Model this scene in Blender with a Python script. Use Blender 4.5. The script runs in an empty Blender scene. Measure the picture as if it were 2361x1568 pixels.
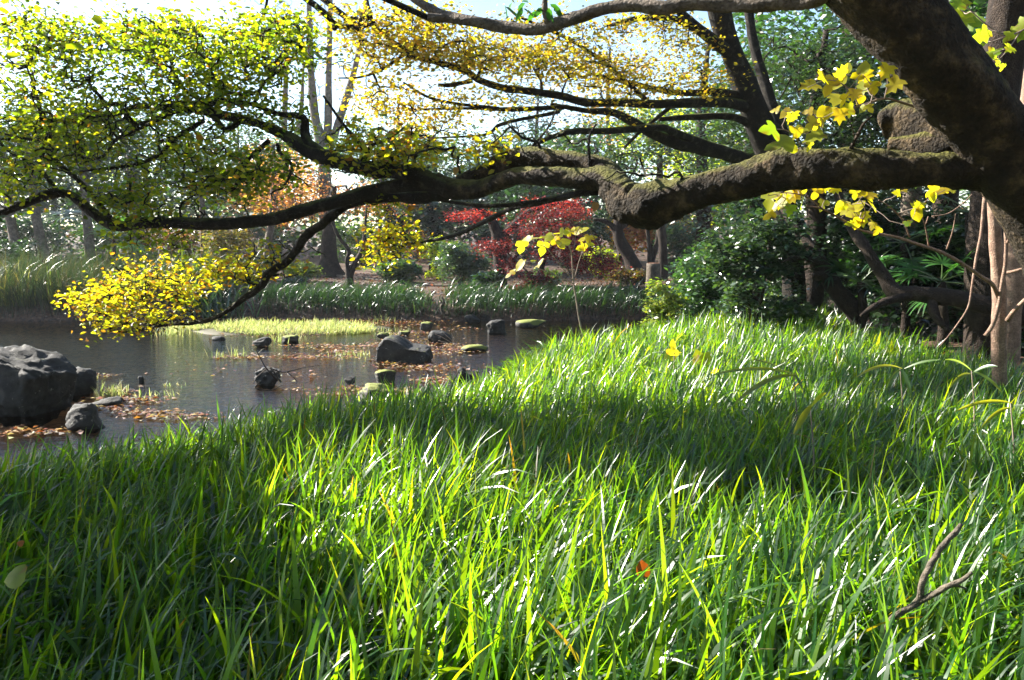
import bpy, bmesh, math, random
import numpy as np
from mathutils import Vector, Matrix, noise as mnoise

sc = bpy.context.scene
COL = sc.collection
R = math.radians

# ------------------------------------------------------------------ camera, sky, sun, exposure
CAM_H, PITCH, FPX = 1.5, math.atan(224 / 1836), 1836.0
cam_d = bpy.data.cameras.new("camera"); cam_d.sensor_width = 36; cam_d.lens = 36 * FPX / 2361
cam_d.clip_start, cam_d.clip_end = 0.05, 600
cam = bpy.data.objects.new("camera", cam_d); COL.objects.link(cam)
cam.location = (0, 0, CAM_H); cam.rotation_euler = (math.pi / 2 - PITCH, 0, 0)
sc.camera = cam

SUN_AZ, SUN_EL = -62, 32          # degrees; azimuth from +Y, negative to the left
SUN_STRENGTH, SKY_STRENGTH, EXPOSURE = 5.0, 0.068, 2.2
w = bpy.data.worlds.new("World"); sc.world = w; w.use_nodes = True
_nt = w.node_tree
_sky = _nt.nodes.new("ShaderNodeTexSky"); _sky.sky_type = "NISHITA"; _sky.sun_disc = False
_sky.sun_elevation = R(SUN_EL); _sky.sun_rotation = R(SUN_AZ); _sky.dust_density = 0.3
_nt.links.new(_sky.outputs[0], _nt.nodes["Background"].inputs[0])
_nt.nodes["Background"].inputs[1].default_value = SKY_STRENGTH
to_sun = Vector((math.sin(R(SUN_AZ)) * math.cos(R(SUN_EL)), math.cos(R(SUN_AZ)) * math.cos(R(SUN_EL)), math.sin(R(SUN_EL))))
sl = bpy.data.lights.new("sun", "SUN"); sl.energy = SUN_STRENGTH; sl.angle = R(0.5); sl.color = (1.0, 0.94, 0.84)
so = bpy.data.objects.new("sun", sl); COL.objects.link(so); so.rotation_euler = (-to_sun).to_track_quat("-Z", "Y").to_euler()
so.location = (-10, 10, 20)
vs = sc.view_settings
vs.view_transform = "Standard"; vs.look = "None"; vs.exposure = EXPOSURE; vs.gamma = 1.0; vs.use_curve_mapping = False
cy = sc.cycles
cy.use_denoising = True
cy.max_bounces = 8; cy.diffuse_bounces = 3; cy.glossy_bounces = 3; cy.transmission_bounces = 4; cy.transparent_max_bounces = 8
cy.sample_clamp_indirect = 6.0
cy.caustics_reflective = False; cy.caustics_refractive = False

# ------------------------------------------------------------------ helpers
SP, CP = math.sin(PITCH), math.cos(PITCH)
def at(px, py, Y):
    """world point at depth Y seen at photo position (px, py) of a 2361 x 1568 view"""
    u, v = (px - 1180.5) / FPX, (784 - py) / FPX
    d = (u, CP + v * SP, -SP + v * CP); t = Y / d[1]
    return np.array((d[0] * t, Y, CAM_H + d[2] * t))
def on_z(px, py, z):
    u, v = (px - 1180.5) / FPX, (784 - py) / FPX
    d = (u, CP + v * SP, -SP + v * CP); t = (z - CAM_H) / d[2]
    return np.array((d[0] * t, d[1] * t, z))
def pxr(r, Y): return r * Y / FPX

def tag(o, label=None, cat=None, group=None, kind=None):
    if label: o["label"] = label
    if cat: o["category"] = cat
    if group: o["group"] = group
    if kind: o["kind"] = kind
    return o
def empty(name, loc, label, cat, group=None):
    o = bpy.data.objects.new(name, None); COL.objects.link(o); o.location = tuple(float(c) for c in loc); o.empty_display_size = 0.2
    return tag(o, label, cat, group)

class MB:
    def __init__(s): s.v, s.q, s.t, s.c, s.n = [], [], [], [], 0
    def add(s, v, quads=None, tris=None, col=None):
        v = np.asarray(v, np.float32).reshape(-1, 3)
        if quads is not None and len(quads): s.q.append(np.asarray(quads, np.int32).reshape(-1, 4) + s.n)
        if tris is not None and len(tris): s.t.append(np.asarray(tris, np.int32).reshape(-1, 3) + s.n)
        c = np.ones((len(v), 4), np.float32)
        if col is not None: c[:, :3] = col
        s.v.append(v); s.c.append(c); s.n += len(v)
    def build(s, name, mat, parent=None, smooth=False, col=True):
        me = mesh_data(name, s, mat, smooth, col)
        o = bpy.data.objects.new(name, me); COL.objects.link(o)
        if parent is not None:
            o.parent = parent; o.matrix_parent_inverse = Matrix.Translation(parent.location).inverted()
        return o
def mesh_data(name, s, mat, smooth=False, col=True):
    V = np.concatenate(s.v); Q = np.concatenate(s.q) if s.q else np.zeros((0, 4), np.int32); T = np.concatenate(s.t) if s.t else np.zeros((0, 3), np.int32)
    me = bpy.data.meshes.new(name)
    me.vertices.add(len(V)); me.vertices.foreach_set("co", V.ravel())
    nl = Q.size + T.size; me.loops.add(nl)
    me.loops.foreach_set("vertex_index", np.concatenate((Q.ravel(), T.ravel())).astype(np.int32))
    me.polygons.add(len(Q) + len(T))
    st = np.concatenate((np.arange(len(Q)) * 4, Q.size + np.arange(len(T)) * 3)).astype(np.int32)
    me.polygons.foreach_set("loop_start", st)
    if smooth: me.polygons.foreach_set("use_smooth", np.ones(len(st), bool))
    if col:
        a = me.color_attributes.new("Col", "FLOAT_COLOR", "POINT"); a.data.foreach_set("color", np.concatenate(s.c).ravel())
    me.update(calc_edges=True)
    if mat: me.materials.append(mat)
    return me

def unit(a): return a / np.maximum(np.linalg.norm(a, axis=-1, keepdims=True), 1e-9)

def spline(pts, rad, n=6):
    P = np.asarray(pts, float); r = np.asarray(rad, float)
    P = np.vstack((2 * P[0] - P[1], P, 2 * P[-1] - P[-2])); r = np.concatenate(([r[0]], r, [r[-1]]))
    out, ro = [], []
    for i in range(1, len(P) - 2):
        for k in range(n):
            t = k / n
            a, b, c, d = P[i - 1], P[i], P[i + 1], P[i + 2]
            out.append(.5 * (2 * b + (c - a) * t + (2 * a - 5 * b + 4 * c - d) * t * t + (3 * b - a - 3 * c + d) * t ** 3))
            ro.append(r[i] + (r[i + 1] - r[i]) * (t * t * (3 - 2 * t)))
    out.append(P[-2]); ro.append(r[-2])
    return np.array(out), np.array(ro)

def tube(mb, P, r, sides=8, lump=0.0, seed=0, col=(.1, .07, .05), cap=True, gnarl=0.0):
    rs = np.random.RandomState(seed)
    n = len(P); T = unit(np.gradient(P, axis=0))
    ref = np.array((0, 0, 1.)) if abs(T[0][2]) < .9 else np.array((1., 0, 0))
    N = np.zeros_like(P); N[0] = unit(np.cross(T[0], ref))
    for i in range(1, n): N[i] = unit(N[i - 1] - T[i] * np.dot(N[i - 1], T[i]))
    B = np.cross(T, N)
    a = np.linspace(0, 2 * math.pi, sides, endpoint=False)
    s = np.concatenate(([0], np.cumsum(np.linalg.norm(np.diff(P, axis=0), axis=1)))) / max(r.mean(), 1e-4)
    rr = np.repeat(r[:, None], sides, 1)
    if lump:
        for k in range(9):
            m = rs.randint(0, 5); f = rs.uniform(.15, 1.3)
            rr = rr * (1 + lump * rs.uniform(.3, 1) / (1 + .25 * k) * np.sin(m * a[None, :] + f * s[:, None] + rs.uniform(0, 6.3)))
    O = np.cos(a)[None, :, None] * N[:, None] + np.sin(a)[None, :, None] * B[:, None]
    V = P[:, None] + rr[..., None] * O
    if gnarl:
        for i in range(n):
            for k in range(sides):
                q = Vector(V[i, k]) + Vector((seed * 3.1, 0, 0))
                f = mnoise.fractal(q * 6, .7, 2.2, 5) * .55 + (abs(mnoise.noise(q * 17)) - .25) * .7 + max(0, mnoise.noise(q * 4.1 + Vector((9, 4, 1))) - .38) * 2.0
                V[i, k] += O[i, k] * rr[i, k] * gnarl * f
    idx = np.arange(n * sides).reshape(n, sides); j = np.roll(idx, -1, 1)
    Q = np.stack((idx[:-1], j[:-1], j[1:], idx[1:]), -1).reshape(-1, 4)
    V = V.reshape(-1, 3); Tn = []
    if cap:
        V = np.vstack((V, P[0], P[-1])); b0, b1 = n * sides, n * sides + 1
        Tn = [(b0, j[0, k], idx[0, k]) for k in range(sides)] + [(b1, idx[-1, k], j[-1, k]) for k in range(sides)]
    mb.add(V, Q, Tn, col)

def tubes_batch(mb, P, r, sides=4, col=(.07, .05, .04)):
    """P (T,K,3), r (T,K)"""
    P = np.asarray(P, float); r = np.asarray(r, float); n, K = r.shape
    D = unit(P[:, -1] - P[:, 0]); ref = np.where(np.abs(D[:, 2:3]) < .85, np.array((0, 0, 1.)), np.array((1., 0, 0)))
    N = unit(np.cross(D, ref)); B = np.cross(D, N)
    a = np.linspace(0, 2 * math.pi, sides, endpoint=False)
    off = np.cos(a)[None, :, None] * N[:, None] + np.sin(a)[None, :, None] * B[:, None]
    V = P[:, :, None] + r[..., None, None] * off[:, None]
    idx = np.arange(n * K * sides).reshape(n, K, sides); j = np.roll(idx, -1, 2)
    Q = np.stack((idx[:, :-1], j[:, :-1], j[:, 1:], idx[:, 1:]), -1)
    mb.add(V.reshape(-1, 3), Q.reshape(-1, 4), None, col)

def grow(skel, targets, rs, rtip=.004, K=5, bend=.18, expo=.45, rmax=.05):
    """connect every target to the nearest branch point by a bent twig; thicker where more hangs on it"""
    skel = np.asarray(skel); targets = np.asarray(targets)
    d0 = np.array([np.min(((skel - t) ** 2).sum(1)) for t in targets]); order = np.argsort(d0)
    nodes = np.zeros((len(skel) + len(targets) * (K - 1), 3)); nodes[:len(skel)] = skel; own = np.full(len(nodes), -1); m = len(skel)
    paths, par, cnt = [], [], []
    for oi in order:
        t = targets[oi]
        dd = ((nodes[:m] - t) ** 2).sum(1); i = int(np.argmin(dd)); s = nodes[i]; L = math.sqrt(dd[i]) + 1e-6
        c = (s + t) / 2 + rs.normal(0, bend * L, 3) * (1, 1, .8)
        u = np.linspace(0, 1, K)[:, None]
        p = (1 - u) ** 2 * s + 2 * u * (1 - u) * c + u * u * t
        p[1:-1] += rs.normal(0, .035 * L, (K - 2, 3))
        k = len(paths); paths.append(p); par.append(own[i]); cnt.append(1)
        q = own[i]
        while q >= 0: cnt[q] += 1; q = par[q]
        nodes[m:m + K - 1] = p[1:]; own[m:m + K - 1] = k; m += K - 1
    paths = np.array(paths); cnt = np.array(cnt)
    r0 = np.minimum(rtip * cnt ** expo, rmax)
    rad = r0[:, None] * np.linspace(1, .62, K)[None]
    return paths, rad

def pal(rs, palette, n, jit=.18):
    cols = np.array([c for c, _ in palette], float); ww = np.array([x for _, x in palette], float)
    c = cols[rs.choice(len(cols), n, p=ww / ww.sum())]
    return np.clip(c * (1 + rs.normal(0, jit, (n, 1))) * (1 + rs.normal(0, jit * .4, (n, 3))), .003, .9)

def leaf_frames(rs, n, spread=.6, droop=.2):
    az = rs.uniform(0, 2 * math.pi, n)
    A = unit(np.stack((np.cos(az), np.sin(az), rs.normal(-droop, .35, n)), 1))
    N = np.array((0, 0, 1.)) + rs.normal(0, spread, (n, 3)); N = unit(N - A * (A * N).sum(1, keepdims=True))
    return A, N
def add_leaves(mb, P, A, N, L, W, col, fold=.18, six=False):
    n = len(P); S = np.cross(A, N); L = np.broadcast_to(L, n)[:, None]; W = np.broadcast_to(W, n)[:, None]
    if six:
        f = lambda a, s, z: P + A * L * a + S * W * s + N * W * z
        V = np.stack((f(0, 0, 0), f(.28, .42, fold), f(.7, .34, fold * .8), f(1, 0, -fold), f(.7, -.34, fold * .8), f(.28, -.42, fold)), 1)
        b = np.arange(n)[:, None] * 6
        Q = np.concatenate((b + np.array((0, 1, 2, 3)), b + np.array((0, 3, 4, 5))))
        mb.add(V.reshape(-1, 3), Q, None, np.repeat(col, 6, 0))
    else:
        V = np.stack((P, P + A * L * .48 + S * W * .5 + N * W * fold, P + A * L, P + A * L * .48 - S * W * .5 + N * W * fold), 1)
        mb.add(V.reshape(-1, 3), np.arange(n * 4).reshape(-1, 4), None, np.repeat(col, 4, 0))

def blades(mb, base, h, wd, az, th0, kap, col, tipcol=None, seg=5, twist=None, rs=None):
    n = len(base); t = np.linspace(0, 1, seg + 1)
    ang = th0[:, None] + kap[:, None] * t[None] ** 1.4
    am = .5 * (ang[:, 1:] + ang[:, :-1]); ds = (h / seg)[:, None]
    hx = np.concatenate((np.zeros((n, 1)), np.cumsum(np.sin(am) * ds, 1)), 1); hz = np.concatenate((np.zeros((n, 1)), np.cumsum(np.cos(am) * ds, 1)), 1)
    ca, sa = np.cos(az)[:, None], np.sin(az)[:, None]
    P = base[:, None] + np.stack((hx * ca, hx * sa, hz), -1)
    S = np.stack((-sa, ca, 0 * ca), -1) + np.zeros_like(P)
    Nn = np.stack((-np.cos(ang) * ca, -np.cos(ang) * sa, np.sin(ang)), -1)
    tw = (np.zeros(n) if twist is None else twist)[:, None] * (.4 + .6 * t[None])
    S = S * np.cos(tw)[..., None] + Nn * np.sin(tw)[..., None]
    wp = np.minimum(1, .55 + 1.5 * t) * np.clip((1 - t) * 1.9, 0, 1) ** .75
    wp = np.maximum(wp, .04)
    o = S * (wd[:, None] * wp[None] * .5)[..., None]
    V = np.stack((P - o, P + o), 2)
    c = col[:, None, :] if tipcol is None else col[:, None] * (1 - t[None, :, None] ** 2) + tipcol[:, None] * t[None, :, None] ** 2
    c = np.repeat(np.broadcast_to(c, (n, seg + 1, 3))[:, :, None], 2, 2)
    idx = np.arange(n * (seg + 1) * 2).reshape(n, seg + 1, 2)
    Q = np.stack((idx[:, :-1, 0], idx[:, :-1, 1], idx[:, 1:, 1], idx[:, 1:, 0]), -1)
    mb.add(V.reshape(-1, 3), Q.reshape(-1, 4), None, c.reshape(-1, 3))

# ------------------------------------------------------------------ materials
def new_mat(name):
    m = bpy.data.materials.new(name); m.use_nodes = True; nt = m.node_tree; nt.nodes.clear()
    out = nt.nodes.new("ShaderNodeOutputMaterial")
    def N(t, **kw):
        n = nt.nodes.new("ShaderNode" + t)
        for k, v in kw.items():
            if k in n.inputs: n.inputs[k].default_value = v
            else: setattr(n, k, v)
        return n
    return m, nt, N, nt.links.new, out
def leaf_mat(name, rough=.4, spec=.5, tmul=(3.0, 2.6, .9), tfac=.5, ior=1.5):
    m, nt, N, L, out = new_mat(name)
    a = N("Attribute", attribute_name="Col"); b = N("BsdfPrincipled", Roughness=rough); b.inputs["Specular IOR Level"].default_value = spec; b.inputs["IOR"].default_value = ior
    L(a.outputs["Color"], b.inputs["Base Color"])
    v = N("VectorMath", operation="MULTIPLY"); v.inputs[1].default_value = tmul; L(a.outputs["Color"], v.inputs[0])
    mn = N("VectorMath", operation="MINIMUM"); mn.inputs[1].default_value = (.85, .85, .85); L(v.outputs[0], mn.inputs[0])
    t = N("BsdfTranslucent"); L(mn.outputs[0], t.inputs["Color"])
    mx = N("MixShader"); mx.inputs[0].default_value = tfac; L(b.outputs[0], mx.inputs[1]); L(t.outputs[0], mx.inputs[2]); L(mx.outputs[0], out.inputs[0])
    return m
def ramp(N, L, src, stops):
    r = N("ValToRGB"); e = r.color_ramp.elements
    while len(e) < len(stops): e.new(.5)
    for x, (p, c) in zip(e, stops): x.position = p; x.color = (*c, 1)
    L(src, r.inputs[0]); return r
def bark_mat(name, dark, mid, light, moss=None, moss_amt=.5, scale=9, bump=.6):
    m, nt, N, L, out = new_mat(name)
    tc = N("TexCoord"); n1 = N("TexNoise", Scale=scale, Detail=8, Roughness=.65); L(tc.outputs["Object"], n1.inputs["Vector"])
    c = ramp(N, L, n1.outputs[0], [(.3, dark), (.52, mid), (.72, light)])
    n3 = N("TexNoise", Scale=scale * 6, Detail=4, Roughness=.7); L(tc.outputs["Object"], n3.inputs["Vector"])
    mul = N("MixRGB", blend_type="MULTIPLY"); mul.inputs[0].default_value = .8
    c3 = ramp(N, L, n3.outputs[0], [(.32, (.35, .33, .3)), (.62, (1.25, 1.2, 1.1))]); L(c.outputs[0], mul.inputs[1]); L(c3.outputs[0], mul.inputs[2])
    colo = mul.outputs[0]
    if moss:
        g = N("NewGeometry"); sx = N("SeparateXYZ"); L(g.outputs["Normal"], sx.inputs[0])
        n2 = N("TexNoise", Scale=scale * .5, Detail=5); L(tc.outputs["Object"], n2.inputs["Vector"])
        ad = N("MATH" if False else "Math", operation="MULTIPLY_ADD"); L(n2.outputs[0], ad.inputs[0]); ad.inputs[1].default_value = 1.6; L(sx.outputs[2], ad.inputs[2])
        mr = N("MapRange"); L(ad.outputs[0], mr.inputs[0]); mr.inputs[1].default_value = 1.45 - moss_amt; mr.inputs[2].default_value = 1.95 - moss_amt
        mx = N("MixRGB"); L(mr.outputs[0], mx.inputs[0]); L(colo, mx.inputs[1])
        cm = ramp(N, L, n3.outputs[0], [(.3, tuple(x * .45 for x in moss)), (.65, moss)]); L(cm.outputs[0], mx.inputs[2]); colo = mx.outputs[0]
    b = N("BsdfPrincipled", Roughness=.85); b.inputs["Specular IOR Level"].default_value = .25; L(colo, b.inputs["Base Color"])
    bp = N("Bump", Strength=bump, Distance=.05); n4 = N("TexVoronoi", feature="DISTANCE_TO_EDGE", Scale=scale * 4.5); L(tc.outputs["Object"], n4.inputs["Vector"]); mm0 = N("Math", operation="MULTIPLY_ADD"); L(n4.outputs[0], mm0.inputs[0]); mm0.inputs[1].default_value = .9; L(n1.outputs[0], mm0.inputs[2]); mm = N("Math", operation="ADD"); L(mm0.outputs[0], mm.inputs[0]); L(n3.outputs[0], mm.inputs[1]); L(mm.outputs[0], bp.inputs["Height"]); L(bp.outputs[0], b.inputs["Normal"])
    L(b.outputs[0], out.inputs[0]); return m
def rock_mat(name, dark, light, moss_amt):
    m, nt, N, L, out = new_mat(name)
    tc = N("TexCoord"); n1 = N("TexNoise", Scale=7, Detail=10, Roughness=.7); L(tc.outputs["Object"], n1.inputs["Vector"])
    c = ramp(N, L, n1.outputs[0], [(.32, dark), (.68, light)])
    vo = N("TexNoise", Scale=16, Detail=6, Roughness=.75); L(tc.outputs["Object"], vo.inputs["Vector"])
    lm = N("MapRange"); L(vo.outputs[0], lm.inputs[0]); lm.inputs[1].default_value = .62; lm.inputs[2].default_value = .67
    mx0 = N("MixRGB"); L(lm.outputs[0], mx0.inputs[0]); L(c.outputs[0], mx0.inputs[1]); mx0.inputs[2].default_value = (.2, .2, .175, 1)
    g = N("NewGeometry"); sx = N("SeparateXYZ"); L(g.outputs["Normal"], sx.inputs[0])
    n2 = N("TexNoise", Scale=4, Detail=6); L(tc.outputs["Object"], n2.inputs["Vector"])
    ad = N("Math", operation="MULTIPLY_ADD"); L(n2.outputs[0], ad.inputs[0]); ad.inputs[1].default_value = 1.8; L(sx.outputs[2], ad.inputs[2])
    mr = N("MapRange"); L(ad.outputs[0], mr.inputs[0]); mr.inputs[1].default_value = 2.1 - moss_amt; mr.inputs[2].default_value = 2.4 - moss_amt
    mx = N("MixRGB"); L(mr.outputs[0], mx.inputs[0]); L(mx0.outputs[0], mx.inputs[1]); mx.inputs[2].default_value = (.17, .19, .03, 1)
    b = N("BsdfPrincipled", Roughness=.8); L(mx.outputs[0], b.inputs["Base Color"])
    bp = N("Bump", Strength=.8, Distance=.03); L(n1.outputs[0], bp.inputs["Height"]); L(bp.outputs[0], b.inputs["Normal"]); L(b.outputs[0], out.inputs[0]); return m
def plain_mat(name, col, rough=.7, spec=.3):
    m, nt, N, L, out = new_mat(name)
    tc = N("TexCoord"); n1 = N("TexNoise", Scale=12, Detail=6); L(tc.outputs["Object"], n1.inputs["Vector"])
    c = ramp(N, L, n1.outputs[0], [(.3, tuple(x * .6 for x in col)), (.7, tuple(x * 1.3 for x in col))])
    b = N("BsdfPrincipled", Roughness=rough); b.inputs["Specular IOR Level"].default_value = spec; L(c.outputs[0], b.inputs["Base Color"]); L(b.outputs[0], out.inputs[0]); return m

M_grass = leaf_mat("grass_blade", rough=.32, spec=.5, tmul=(10.5, 6.0, .5), tfac=.52, ior=1.8)
M_fgrass = leaf_mat("bank_grass", rough=.34, spec=.5, tmul=(2.6, 2.4, .8), tfac=.35, ior=1.9)
M_leaf = leaf_mat("thin_leaf", rough=.42, spec=.5, tmul=(3.3, 3.2, .5), tfac=.6)
M_yleaf = leaf_mat("yellow_leaf", rough=.45, spec=.5, tmul=(1.5, 1.45, .6), tfac=.55)
M_weed = leaf_mat('water_weed', rough=.45, spec=.5, tmul=(1.5, 1.55, .9), tfac=.5)
M_gloss = leaf_mat("evergreen_leaf", rough=.3, spec=.5, tmul=(2.4, 2.6, .7), tfac=.28, ior=1.8)
M_litter = leaf_mat("fallen_leaf", rough=.22, spec=.8, tmul=(1.6, 1.3, .8), tfac=.2)
M_bark = bark_mat("mossy_bark", (.009, .0065, .0042), (.036, .026, .015), (.17, .12, .065), (.13, .125, .02), .2, 8, .75)
M_limb = bark_mat("limb_bark", (.009, .007, .0055), (.02, .016, .012), (.09, .08, .065), (.11, .125, .03), .25, 11, .7)
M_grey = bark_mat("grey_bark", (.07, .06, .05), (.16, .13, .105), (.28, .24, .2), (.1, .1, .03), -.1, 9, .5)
M_brown = bark_mat("brown_bark", (.014, .01, .008), (.036, .025, .019), (.08, .06, .047), None, 0, 8, .6)
M_pink = bark_mat("pinkish_bark", (.16, .105, .08), (.27, .18, .14), (.38, .28, .22), None, 0, 14, .35)
M_twig = plain_mat("twig_bark", (.055, .042, .034), .8, .2)
M_paletwig = plain_mat("pale_twig", (.26, .2, .16), .7, .3)
M_rock = rock_mat("lichen_rock", (.004, .0038, .0036), (.04, .038, .034), .1)
M_mossrock = rock_mat("mossy_rock", (.012, .011, .009), (.07, .063, .052), .85)
M_wood = bark_mat("weathered_wood", (.06, .05, .04), (.13, .11, .09), (.22, .19, .16), None, 0, 10, .4)

# ------------------------------------------------------------------ terrain, water
POND = np.array([(-22, 2.6), (-6, 3.3), (-3.6, 4.0), (-2.9, 5.15), (-2.2, 6.0), (-1.3, 6.7), (-.7, 7.4), (-.35, 8.2), (-.25, 9.2), (.5, 10.6), (1.3, 11.8), (2.2, 13), (4, 14.2),
                 (8, 15), (8.3, 18.6), (4, 18.9), (1, 18.5), (-1.5, 18.3), (-4, 18.8), (-7, 19.3), (-10, 18.6), (-14, 17.8), (-24, 17.5)], float)
WATER_Z = -.3
def sdf(x, y):
    """signed distance to the pond outline, negative inside"""
    p = np.stack((np.ravel(x), np.ravel(y)), 1).astype(float); a = POND; b = np.roll(POND, -1, 0)
    best = np.full(len(p), 1e9); ins = np.zeros(len(p), bool)
    for (ax, ay), (bx, by) in zip(a, b):
        e = np.array((bx - ax, by - ay)); q = p - (ax, ay); t = np.clip((q @ e) / (e @ e), 0, 1)[:, None]
        best = np.minimum(best, np.linalg.norm(q - t * e, axis=1))
        c = ((ay > p[:, 1]) != (by > p[:, 1])) & (p[:, 0] < (bx - ax) * (p[:, 1] - ay) / (by - ay + 1e-12) + ax); ins ^= c
    return np.where(ins, -best, best).reshape(np.shape(x))
def wav(x, y): return .5 * np.sin(1.7 * x + .6 * y) + .3 * np.sin(3.1 * y - 1.3 * x + 1) + .2 * np.sin(6.3 * x + 4.1 * y)
def height(x, y):
    x = np.asarray(x, float); y = np.asarray(y, float); d = sdf(x, y) + .07 * wav(x * 2.3, y * 2.3)
    h = np.interp(d, [-2.5, -.7, -.1, .05, .35, .8], [-.62, -.55, -.42, -.22, -.02, .0])
    far = np.clip(y - 19, 0, None)
    h = h + np.where(y > 18, np.interp(far, [0, 1, 4, 10, 30, 60], [0, .08, .18, .32, 1.3, 3.0]), 0) * (d > 0)
    h = h + np.clip(x - 6, 0, 20) * .06 * (d > 0) + .02 * wav(x, y) * (d > .3)
    return h
def ground_pt(px, Y):
    x = (px - 1180.5) / FPX * Y
    # small correction for the pitch of the camera
    z = float(height(np.array([x]), np.array([Y]))[0])
    for _ in range(3):
        p = at(px, 784, Y)
        depth = Y * CP - (z - CAM_H) * SP; x = (px - 1180.5) / FPX * depth
        z = float(height(np.array([x]), np.array([Y]))[0])
    return np.array((x, Y, z))
xs = np.concatenate((np.arange(-70, -20, 2.5), np.arange(-20, 14, .2), np.arange(14, 71, 2.5)))
ys = np.concatenate((np.arange(-14, 0, 1.0), np.arange(0, 24, .2), np.arange(24, 40, .8), np.arange(40, 141, 5.0)))
X, Y = np.meshgrid(xs, ys); Z = height(X, Y)
g = MB(); ii = np.arange(X.size).reshape(X.shape)
g.add(np.stack((X, Y, Z), -1).reshape(-1, 3), np.stack((ii[:-1, :-1], ii[:-1, 1:], ii[1:, 1:], ii[1:, :-1]), -1).reshape(-1, 4))
m, nt, N, L, out = new_mat("leaf_strewn_soil")
tc = N("TexCoord"); n1 = N("TexNoise", Scale=1.3, Detail=8, Roughness=.65); L(tc.outputs["Object"], n1.inputs["Vector"])
vo = N("TexVoronoi", Scale=16.0); L(tc.outputs["Object"], vo.inputs["Vector"])
c1 = ramp(N, L, n1.outputs[0], [(.3, (.035, .024, .016)), (.55, (.085, .05, .032)), (.75, (.13, .085, .055))])
c2 = N("MixRGB", blend_type="MULTIPLY"); c2.inputs[0].default_value = .75; L(c1.outputs[0], c2.inputs[1])
cv = ramp(N, L, vo.outputs["Color"], [(.2, (.45, .4, .4)), (.8, (1.5, 1.25, 1.0))]); L(cv.outputs[0], c2.inputs[2])
sz = N("SeparateXYZ"); L(tc.outputs["Object"], sz.inputs[0]); mz = N("MapRange"); L(sz.outputs[2], mz.inputs[0]); mz.inputs[1].default_value = -.3; mz.inputs[2].default_value = -.42
cb = N("MixRGB", blend_type="MULTIPLY"); cb.inputs[0].default_value = 1; L(cv.outputs[0], cb.inputs[1]); cb.inputs[2].default_value = (.26, .155, .075, 1)
cx_ = N("MixRGB"); L(mz.outputs[0], cx_.inputs[0]); L(c2.outputs[0], cx_.inputs[1]); L(cb.outputs[0], cx_.inputs[2]); c2 = cx_
b = N("BsdfPrincipled", Roughness=.75); L(c2.outputs[0], b.inputs["Base Color"])
bp = N("Bump", Strength=.6, Distance=.03); L(vo.outputs["Distance"], bp.inputs["Height"]); L(bp.outputs[0], b.inputs["Normal"]); L(b.outputs[0], out.inputs[0])
tag(g.build("ground", m, smooth=True, col=False), "brown leaf strewn soil around and under the pond", kind="structure")

m, nt, N, L, out = new_mat("pond_water")
tc = N("TexCoord"); mp = N("Mapping"); mp.inputs["Scale"].default_value = (.8, 2.4, 1); L(tc.outputs["Object"], mp.inputs[0])
n1 = N("TexNoise", Scale=4.5, Detail=4, Roughness=.55, Distortion=.6); L(mp.outputs[0], n1.inputs["Vector"])
n2 = N("TexNoise", Scale=22, Detail=3); L(mp.outputs[0], n2.inputs["Vector"])
sm = N("Math", operation="MULTIPLY_ADD"); L(n2.outputs[0], sm.inputs[0]); sm.inputs[1].default_value = .4; L(n1.outputs[0], sm.inputs[2])
bp = N("Bump", Strength=.2, Distance=.05); L(sm.outputs[0], bp.inputs["Height"])
fr = N("Fresnel", IOR=1.33); L(bp.outputs[0], fr.inputs["Normal"])
gl = N("BsdfGlossy", Roughness=.03); L(bp.outputs[0], gl.inputs["Normal"])
tr = N("BsdfTransparent"); tr.inputs[0].default_value = (.8, .68, .5, 1)
mx = N("MixShader"); L(fr.outputs[0], mx.inputs[0]); L(tr.outputs[0], mx.inputs[1]); L(gl.outputs[0], mx.inputs[2]); L(mx.outputs[0], out.inputs[0])
g = MB(); wx = np.linspace(-24, 9, 34); wy = np.linspace(2, 20, 19); WX, WY = np.meshgrid(wx, wy); ii = np.arange(WX.size).reshape(WX.shape)
g.add(np.stack((WX, WY, 0 * WX + WATER_Z), -1).reshape(-1, 3), np.stack((ii[:-1, :-1], ii[:-1, 1:], ii[1:, 1:], ii[1:, :-1]), -1).reshape(-1, 4))
tag(g.build("water", m, col=False), "shallow brown pond water with ripples and reflections", kind="structure")

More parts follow.
